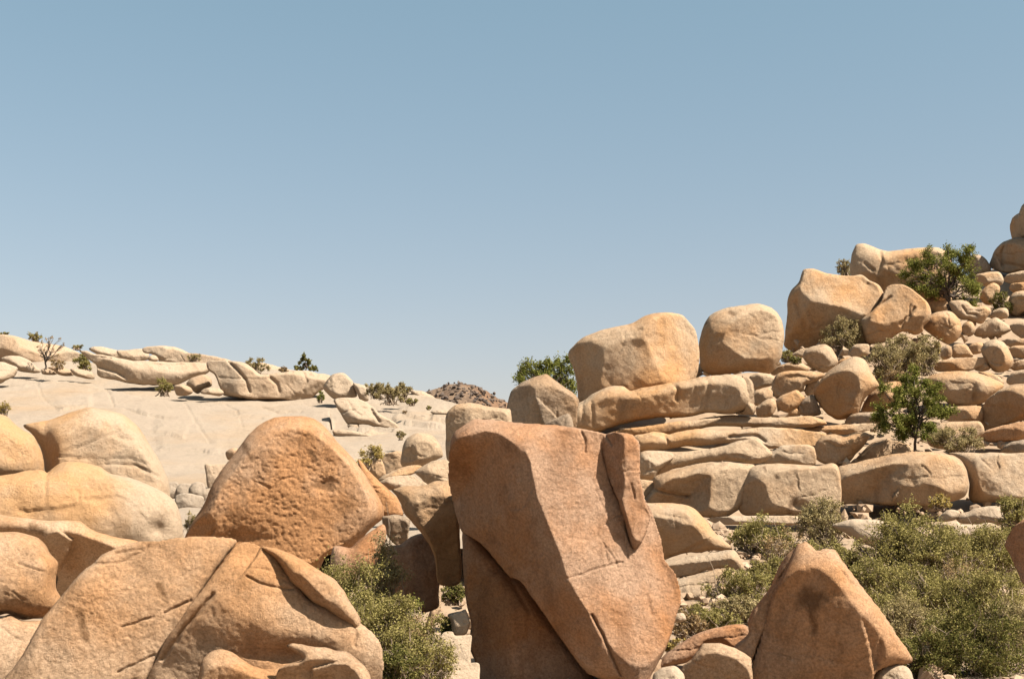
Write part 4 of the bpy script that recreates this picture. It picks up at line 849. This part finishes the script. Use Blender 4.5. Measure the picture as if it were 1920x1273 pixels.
# top of the right hill
for nm, lb, ol, kw in [
  ('rock_block', 'huge flat topped block on the upper skyline, shaded front', 'E 76,1110 84,1020 98,880 102,790 122,720 160,680 192,645 204,590 218,558 290,554 350,575 410,592 480,602 560,608 640,602 690,640 760,672 800,745 795,800 770,860 730,910 720,1000 710,1100 560,1160 480,1170 300,1160 140,1150', {'D': 60, 'T': 90, 'k': 0.25, 'autofacet': 0, 'edge': 0.1, 'ridges': [('E 80,770 200,785 330,800 480,830 560,850 630,890 800,860', 0.86, 0.50, 0.65)], 'facets': [(1530, 610, 0.9, 0.72, -0.05)], 'cracks': [('E 170,800 230,980', 4, 5), ('E 240,810 300,960', 4, 4)]}),
  ('boulder', 'fractured boulder joined to the right of the flat topped block', 'E 628,925 700,865 770,800 792,740 830,682 920,666 1000,700 1060,744 1120,806 1142,890 1120,940 1090,970 1080,1012 1020,1030 940,1010 800,1090 690,1100 650,1040', {'D': 58.6, 'T': 70, 'k': 0.2, 'autofacet': 0, 'edge': 0.12, 'ridges': [('E 640,915 800,955 920,930 1000,900 1140,900', 0.85, 0.25, 0.5)], 'facets': [(1675, 560, 0.9, -0.2, 0.5)], 'cracks': [('E 640,905 780,820 850,760', 2.4, 6), ('E 920,960 990,890 1020,840', 2.4, 6)]}),
  ('boulder', 'saddle shaped boulder at the top of the hill behind the tree', 'E 553,560 558,500 572,440 598,382 630,373 664,373 700,386 735,404 790,422 835,430 900,424 955,414 1070,402 1180,404 1230,420 1265,446 1290,510 1300,600 1290,760 1150,800 1000,800 850,790 740,760 650,740 590,690 565,620', {'D': 67, 'T': 60, 'k': 0.36, 'autofacet': 0, 'facets': [(1640, 490, 0.9, -0.15, 0.3)], 'ridges': [('E 560,520 650,560 740,590 800,560 900,600 980,650', 0.85, 0.9, 0.12)], 'cracks': [('E 770,430 790,500 760,580', 3, 6), ('E 670,520 720,560', 3, 5)]}),
  ('boulder', 'round boulder with a dark patch below the dark trunked tree', 'E 1084,985 1095,940 1122,900 1160,878 1205,864 1255,860 1295,868 1330,905 1356,960 1362,1005 1340,1060 1300,1088 1260,1100 1210,1080 1150,1040', {'T': 42, 'k': 0.48, 'front': (0.05, 0.0), 'autofacet': 1, 'stains': [('E 1130,930 1180,950', 8)]}),
  ('stone', 'little round stone beside the round boulder with a dark patch', 'E 1358,985 1372,955 1400,938 1440,942 1462,985 1450,1030 1415,1048 1375,1040', {}),
  ('stone', 'wedge shaped stone near the upper right', 'E 1450,1030 1470,985 1505,958 1550,932 1605,908 1650,928 1690,955 1726,992 1690,1022 1640,1042 1550,1052 1480,1050', {'front': (0.1, 0.1), 'T': 26}),
  ('stone', 'angular stone at the upper right edge', 'E 1708,965 1760,945 1820,935 1950,940 1950,1090 1830,1085 1780,1050 1730,1010', {'T': 26}),
  ('slab_rock', 'pale cracked slab lying under the dark trunked tree', 'E 1270,800 1330,780 1400,788 1450,830 1540,826 1575,856 1550,900 1505,955 1420,930 1350,920 1290,860', {'T': 30, 'front': (-0.15, 0.4), 'mat': 'cream', 'cracks': [('E 1370,830 1400,880 1470,890', 2, 5)]}),
  ('slab_rock', 'tilted pale slab right of the dark trunked tree', 'E 1490,760 1510,710 1545,680 1595,658 1642,690 1625,760 1585,815 1530,812', {'T': 24, 'front': (-0.2, 0.3), 'mat': 'cream'}),
  ('slab_rock', 'top pale slab above the tilted slab near the hill top', 'E 1462,605 1520,586 1580,577 1635,580 1668,632 1650,675 1600,668 1540,684 1480,660', {'T': 26, 'front': (-0.15, 0.4), 'mat': 'cream', 'D': 69}),
  ('slab_rock', 'pale slab behind the trunk of the dark trunked tree', 'E 1090,800 1150,760 1250,740 1330,760 1350,820 1270,870 1150,880', {'T': 26, 'front': (-0.15, 0.4), 'D': 67}),
  ('boulder', 'dark boulder in shade left of the upper right edge stones', 'E 1560,900 1590,860 1640,840 1690,845 1700,900 1650,920 1590,922', {'T': 18, 'D': 65}),
  ('boulder', 'stone block at the right edge, second below the dark dome stack', 'E 1690,840 1700,780 1730,735 1790,715 1830,712 1950,712 1950,880 1820,870 1760,905 1710,880', {'T': 34, 'D': 66}),
  ('boulder', 'bright topped stone at the right edge below the dark dome stack', 'E 1705,700 1720,665 1770,655 1830,652 1950,655 1950,725 1830,728 1740,728', {'T': 22, 'D': 68, 'front': (0, 0.35)}),
  ('boulder', 'small shaded boulder beneath the dark dome stack', 'E 1665,640 1690,600 1740,585 1820,566 1950,560 1950,660 1820,655 1720,665', {'T': 26, 'D': 70}),
  ('boulder', 'distant dark dome peeping behind the right of the tree', 'E 1425,470 1450,453 1480,452 1520,470 1550,500 1575,545 1560,600 1460,610 1400,540', {'T': 30, 'D': 74, 'mat': 'grey', 'front': (0.9, 0)}),
  ('boulder', 'broad dark dome at the base of the stack in the upper right corner', 'E 1558,540 1575,480 1590,440 1620,395 1660,365 1710,344 1760,330 1830,335 2000,335 2000,600 1830,590 1720,590 1640,580 1590,560', {'T': 66, 'D': 73, 'facets': [(1918, 480, 0.9, 1.05, -0.15)], 'autofacet': 0, 'cracks': [('E 1690,350 1650,440 1660,540', 3, 7), ('E 1620,460 1660,520 1800,540', 3, 6)]}),
  ('boulder', 'upper dark boulder of the stack in the upper right corner', 'E 1716,290 1712,240 1726,195 1755,165 1790,150 1830,146 2000,160 2000,360 1830,355 1735,350 1722,330', {'T': 60, 'D': 74, 'facets': [(1925, 430, 0.9, 1.3, -0.1)], 'autofacet': 0}),
  ('boulder', 'topmost boulder in the upper right corner', 'E 1772,190 1784,140 1797,105 1822,70 1850,20 1900,-80 2050,-200 2400,-200 2600,100 2600,500 2100,620 1850,420 1790,250', {'T': 150, 'D': 71.5, 'facets': [(2000, 400, 0.8, 1.1, -0.1)], 'autofacet': 2}),  # unseen bulk beyond the right edge is enlarged to cast shade on the stack
  ]:
    R(nm, lb, ol, **kw)

# loose rubble: uncountable
rng = np.random.RandomState(8)
n = 5200
yy = rng.uniform(15, 66, n); uu = rng.uniform(640, 2050, n); xx = (uu - 960) / FPX * yy
zz = ground_z(xx, yy)
cl = vnoise(np.column_stack([xx / 2.2, yy / 2.2, yy * 0]), 5)
kp = cl > -0.1
pts = np.column_stack([xx, yy, zz])[kp]
scatter_stones('gravel', 'loose gravel and small broken stones on the ground', pts, (rng.rand(kp.sum()) ** 3 * 0.14 + 0.03) * (0.6 + pts[:, 1] / 60), 'gravel', rng)
for (u0, v0, u1, v1, D, n_, nm, lb) in [(1340, 985, 1400, 1110, 31, 170, 'rubble', 'pale rubble spilling down beside the stacked slabs')]:
    t = rng.rand(n_); u = u0 + (u1 - u0) * t + rng.normal(size=n_) * 12; v = v0 + (v1 - v0) * t + rng.normal(size=n_) * 8
    scatter_stones(nm, lb, at(u, v, dR(v) - 0.1), rng.rand(n_) ** 2 * 0.13 + 0.03, 'gravel', rng)
# ------------------------------------------------------------------ plants
GB = 'bushes on the right lower slope'
GCb = 'bushes in the centre gap'
GLs = 'shrubs along the left ridge'
GHs = 'shrubs on the right hillside'
TP = ('trunk', 'crown')
# trees
plant('tree', 'dark trunked spreading tree on the upper right hill', 'tree', 'green', 1781, 586, 64, 140, 125, 8500, 2.0, 'trees on the right hillside',
      clumps=['E 1000,590 1040,540 1060,500 1110,470 1150,520 1180,480 1130,600 1060,650 1180,630 1240,560 1260,500 1310,430 1350,420 1390,440 1330,500 1400,500 1440,560 1380,580 1300,590 1440,640 1470,680 1400,680 1330,660 1260,680 1440,740 1400,770 1430,820 1020,680 1100,720 1180,710', 17], trunk=0.30, stem='bark', stem_px=4.2, part=TP, spread=1.0)
plant('tree', 'small bright green tree on the right slope', 'tree', 'green', 1714, 848, 42.5, 145, 155, 10500, 2.1, 'trees on the right hillside',
      clumps=['Q 680,320 640,380 720,400 650,450 760,470 860,500 560,520 480,560 620,580 720,560 830,580 920,620 380,500 300,740 420,720 520,700 640,700 760,680 880,720 1000,740 1040,780 940,800 260,820 340,820 480,820 540,860 620,860 740,800 840,800 300,920 380,940 500,960 600,960 760,900 800,960 820,1030 540,1040 730,1040 460,640 430,900', 15], trunk=0.36, stem='bark', stem_px=3.0, part=TP)
plant('tree', 'round green tree behind the largest perched boulder', 'tree', 'green', 1030, 775, 55, 120, 100, 3600, 2.2, 'trees on the right hillside',
      clumps=['C 565,520 570,560 590,490 620,450 650,500 690,470 700,530 740,440 760,490 790,450 830,430 850,480 880,420 890,500 930,470 820,520 860,560 910,560 930,600 760,540 640,550', 14], trunk=0.3, stem='bark', stem_px=3.0, part=TP)
plant('conifer', 'small dark lone tree on the left skyline', 'tree', 'deep', 572, 698, 92, 36, 34, 900, 2.0, None,
      clumps=['B 620,250 610,270 640,275 590,295 650,300 625,305 680,320 575,325 600,330 660,335 565,335 690,328', 5.0], trunk=0.3, stem='bark', stem_px=1.6, part=TP)
# a bare tree
plant('dead_tree', 'bare dark dead tree on the far left ridge', 'tree', 'dry', 87, 692, 92, 58, 62, 160, 1.4, None,
      clumps=['A 230,175 250,200 270,150 290,120 330,150 350,130 390,120 360,200 410,185 430,170 330,180 300,210 280,230 400,240 370,260 340,110', 4.0], trunk=0.25, stem='bark', stem_px=2.0, part=('trunk', 'dead_leaves'))
# left ridge shrubs
for lb, mat, u, vb, D, w, h, nl, kw in [
    ('dark tuft on the skyline at the left edge', 'olive', 8, 631, 108, 30, 8, 260, {}),
    ('feathery shrub on the skyline behind the dead tree', 'olive', 66, 641, 106, 34, 20, 420, {}),
    ('small dark shrub on the skyline right of the dead tree', 'olive', 145, 656, 103, 24, 11, 320, {}),
    ('round olive shrub beside the dark notch', 'olive', 158, 696, 91, 46, 38, 1500, {}),
    ('dry brush around the foot of the dead tree', 'dry', 108, 691, 91.5, 46, 20, 500, {}),
    ('olive shrub under the longest tilted slab', 'olive', 306, 741, 79, 46, 34, 1400, {}),
    ('thin shrub beside the creased slab on the skyline', 'sage', 364, 679, 95, 40, 17, 420, {}),
    ('yellowish shrub on the skyline above the creased slab', 'sage', 480, 702, 93, 46, 34, 1300, {}),
    ('tiny dry shrub left of the lone dark tree', 'dry', 531, 700, 93, 24, 14, 340, {}),
    ('green shrub in the notch left of the broken stack', 'green', 600, 754, 76, 17, 20, 520, {}),
    ('left clump of the bush row on the left ridge', 'sage', 704, 746, 76, 44, 32, 1500, {}),
    ('middle and widest clump of the bush row on the left ridge', 'sage', 732, 757, 75, 66, 38, 2400, {}),
    ('tall right clump of the bush row on the left ridge', 'sage', 756, 752, 77, 34, 40, 1300, {}),
    ('small tail clump at the right end of the bush row', 'olive', 772, 760, 74, 26, 14, 520, {}),
    ('little round shrub beside the round perched boulder', 'sage', 752, 824, 55, 20, 18, 500, {}),
    ('sparse yellow leaved shrub behind the orange dome boulder', 'yellow', 690, 880, 31, 62, 54, 900, {'leaf_px': 2.0, 'n_clump': 20}),
    ('tiny tuft on the crack near the brown hill', 'olive', 803, 768, 72, 12, 8, 160, {}),
    ('tiny tuft on the lower crack of the pale slope', 'dry', 759, 775, 70, 12, 6, 130, {}),
    ('yellow plant at the left edge above the orange dome', 'yellow', 6, 778, 34, 30, 34, 420, {}),
    ('dry grass tuft beside the orange dome boulder', 'sage', 356, 1000, 27, 30, 46, 800, {}),
    ]:
    lp = kw.pop('leaf_px', 1.5); kw.setdefault('n_clump', 14)
    plant('shrub', lb, 'shrub', mat, u, vb, D, w, h, nl, lp, GLs, stem_px=0.9, **kw)
# right hillside shrubs
for lb, mat, u, vb, D, w, h, nl, kw in [
    ('grey green shrub in front of the flat topped block', 'sage', 1582, 672, 58.5, 78, 84, 3200, {}),
    ('left part of the large brown olive thicket on the hillside', 'sage', 1660, 712, 53, 74, 80, 3000, {}),
    ('middle of the large brown olive thicket, its highest crown', 'sage', 1700, 708, 53.5, 82, 92, 3600, {}),
    ('right part of the large brown olive thicket, yellow at its edge', 'sage', 1738, 700, 54, 56, 76, 2200, {}),
    ('dark twiggy bush behind the top of the small green tree', 'dry', 1684, 722, 50.5, 56, 34, 1100, {'bare': 10}),
    ('low spreading bush right of the small green tree', 'sage', 1800, 848, 41.5, 110, 50, 3200, {}),
    ('faint shrub on the skyline left of the saddle boulder', 'sage', 1582, 520, 72, 34, 36, 520, {}),
    ('small yellow green shrub right of the round perched boulder', 'olive', 1476, 678, 54, 30, 22, 650, {}),
    ('small dark green shrub below the yellow green shrub', 'deep', 1492, 682, 53, 26, 14, 420, {}),
    ('dark shrub in the gap at the upper right edge', 'deep', 1878, 600, 66, 46, 60, 1500, {}),
    ('yellow weeds beside the square bright stone', 'yellow', 1758, 672, 55, 18, 32, 360, {}),
    ]:
    kw.setdefault('n_clump', 26)
    plant('shrub', lb, 'shrub', mat, u, vb, D, w, h, nl, 1.9, GHs, stem_px=1.1, **kw)
# lower right bushes
for lb, mat, u, vb, D, w, h, nl, kw in [
    ('grey bush against the bulging boulder of the lower row', 'sage', 1545, 1050, 33, 110, 120, 3800, {'bare': 10}),
    ('olive bush left of the pyramid top, furthest left of the lower thicket', 'olive', 1425, 1062, 31, 120, 92, 4200, {}),
    ('green bush directly behind the pyramid top', 'olive', 1510, 1085, 28.5, 130, 70, 3600, {}),
    ('low green bush at the left foot of the pyramid boulder', 'olive', 1395, 1140, 25, 120, 70, 3000, {}),
    ('dark stemmed open bush in the middle of the lower thicket', 'olive', 1688, 1096, 28, 170, 150, 6000, {'stem': 'bark', 'stem_px': 3.2, 'bare': 8, 'base_w': 0.03, 'n_clump': 34}),
    ('yellow green bush right of the dark stemmed bush', 'olive', 1775, 1110, 27, 150, 105, 5000, {}),
    ('bush against the boulder at the right edge of the thicket', 'olive', 1855, 1095, 27.5, 130, 110, 4600, {}),
    ('leafy bush at the right edge under the lower row', 'olive', 1905, 1010, 31, 70, 80, 2200, {}),
    ('bush along the sunlit right edge of the pyramid boulder', 'olive', 1640, 1150, 24, 130, 115, 4600, {}),
    ('tall olive bush in the heart of the lower thicket', 'olive', 1735, 1175, 22.5, 160, 120, 6000, {}),
    ('bush filling the right edge in the middle of the thicket', 'olive', 1855, 1190, 22, 180, 130, 6500, {}),
    ('twiggy bush touching the right tip of the pyramid boulder', 'sage', 1690, 1232, 19.5, 120, 110, 4200, {'bare': 14}),
    ('dark green bush in the lower right corner', 'deep', 1850, 1300, 17.5, 210, 170, 9000, {}),
    ('dark bush beside the low pale stone', 'deep', 1750, 1300, 17.5, 150, 120, 5600, {'bare': 12}),
    ('olive bush behind the dark stemmed bush, below the smooth pale slab', 'olive', 1610, 1075, 29, 110, 46, 2200, {}),
    ('grey bush between the dark stemmed bush and the flat slab', 'sage', 1745, 1045, 31, 100, 44, 2000, {}),
    ('thin grey bush in front of the pale flat slab', 'sage', 1830, 1055, 30.5, 100, 44, 1900, {}),
    ('spreading bush under the heart of the lower thicket', 'olive', 1680, 1190, 21.5, 130, 90, 4200, {}),
    ('grey bush beside the right edge, above the dark corner bush', 'sage', 1905, 1235, 20, 120, 110, 4200, {'bare': 12}),
    ('round bush above the dark corner bush', 'olive', 1790, 1240, 19.5, 140, 100, 5200, {}),
    ('dry bush below the right tip of the pyramid boulder', 'dry', 1725, 1262, 18.3, 80, 46, 1500, {'bare': 10}),
    ('olive bush between the rubble and the low green bush', 'olive', 1440, 1105, 27, 90, 60, 2600, {}),
    ('low scrub at the foot of the rubble', 'sage', 1385, 1165, 22.5, 100, 46, 2200, {'bare': 8}),
    ('tuft of dry straw grass behind the small pale rounded stone', 'yellow', 1262, 1228, 18.6, 46, 34, 500, {'n_clump': 12}),
    ('dry grass patch between the leaning block and the reddish slab', 'dry', 1300, 1165, 22, 60, 30, 700, {'n_clump': 14}),
    ('bare grey twiggy bush sticking out of the middle of the thicket', 'dry', 1800, 1150, 22.8, 110, 100, 700, {'bare': 46, 'n_clump': 20}),
    ('bare twiggy bush at the left border of the lower thicket', 'dry', 1470, 1075, 28.5, 90, 80, 500, {'bare': 40, 'n_clump': 18}),
    ('small yellow green sprig under the long boulder', 'yellow', 1762, 955, 36.5, 40, 26, 700, {}),
    ('scrub beneath the bottom layer of the stacked slabs', 'olive', 1330, 1185, 21, 110, 50, 2800, {}),
    ('dry scrub at the right foot of the leaning block', 'dry', 1290, 1195, 20, 70, 44, 1300, {'bare': 10}),
    ('grey twiggy shrub casting shadow on the bottom stacked slab', 'dry', 1340, 1120, 28.3, 80, 40, 700, {'bare': 20}),
    ]:
    kw.setdefault('n_clump', 34); kw.setdefault('bare', 9)
    plant('bush', lb, 'bush', mat, u, vb, D, w * 1.18, h * 1.08, int(nl * 1.15), 2.4, GB, **kw)
# centre gap
for lb, mat, u, vb, D, w, h, nl, kw in [
    ('olive bush at the foot of the orange dome boulder', 'olive', 655, 1275, 16.3, 190, 262, 10000, {}),
    ('tall grey bush with bare twigs in the shady gap', 'sage', 718, 1262, 17.0, 90, 272, 5000, {'bare': 26}),
    ('bright green bush right of the folded boulder', 'olive', 705, 1292, 15.5, 170, 225, 7500, {}),
    ('green bush in front of the shaded hollow', 'green', 768, 1283, 16, 100, 180, 4200, {}),
    ('brown twiggy bush in the middle of the centre gap', 'dry', 775, 1287, 15.7, 100, 140, 2400, {'bare': 22}),
    ('lush green bush at the bottom of the centre gap', 'olive', 790, 1306, 14.8, 140, 150, 5600, {}),
    ('dark bush at the bottom edge beside the folded boulder', 'deep', 738, 1315, 14.4, 110, 120, 4200, {}),
    ('dark shrub in shade under the overhanging boulder', 'deep', 850, 1132, 21.5, 60, 46, 1800, {}),
    ('little green plant beside the thin upright stone', 'green', 836, 1190, 18.9, 34, 40, 800, {}),
    ]:
    kw.setdefault('n_clump', 30)
    plant('bush', lb, 'bush', mat, u, vb, D, w, h, nl, 2.5, GCb, **kw)
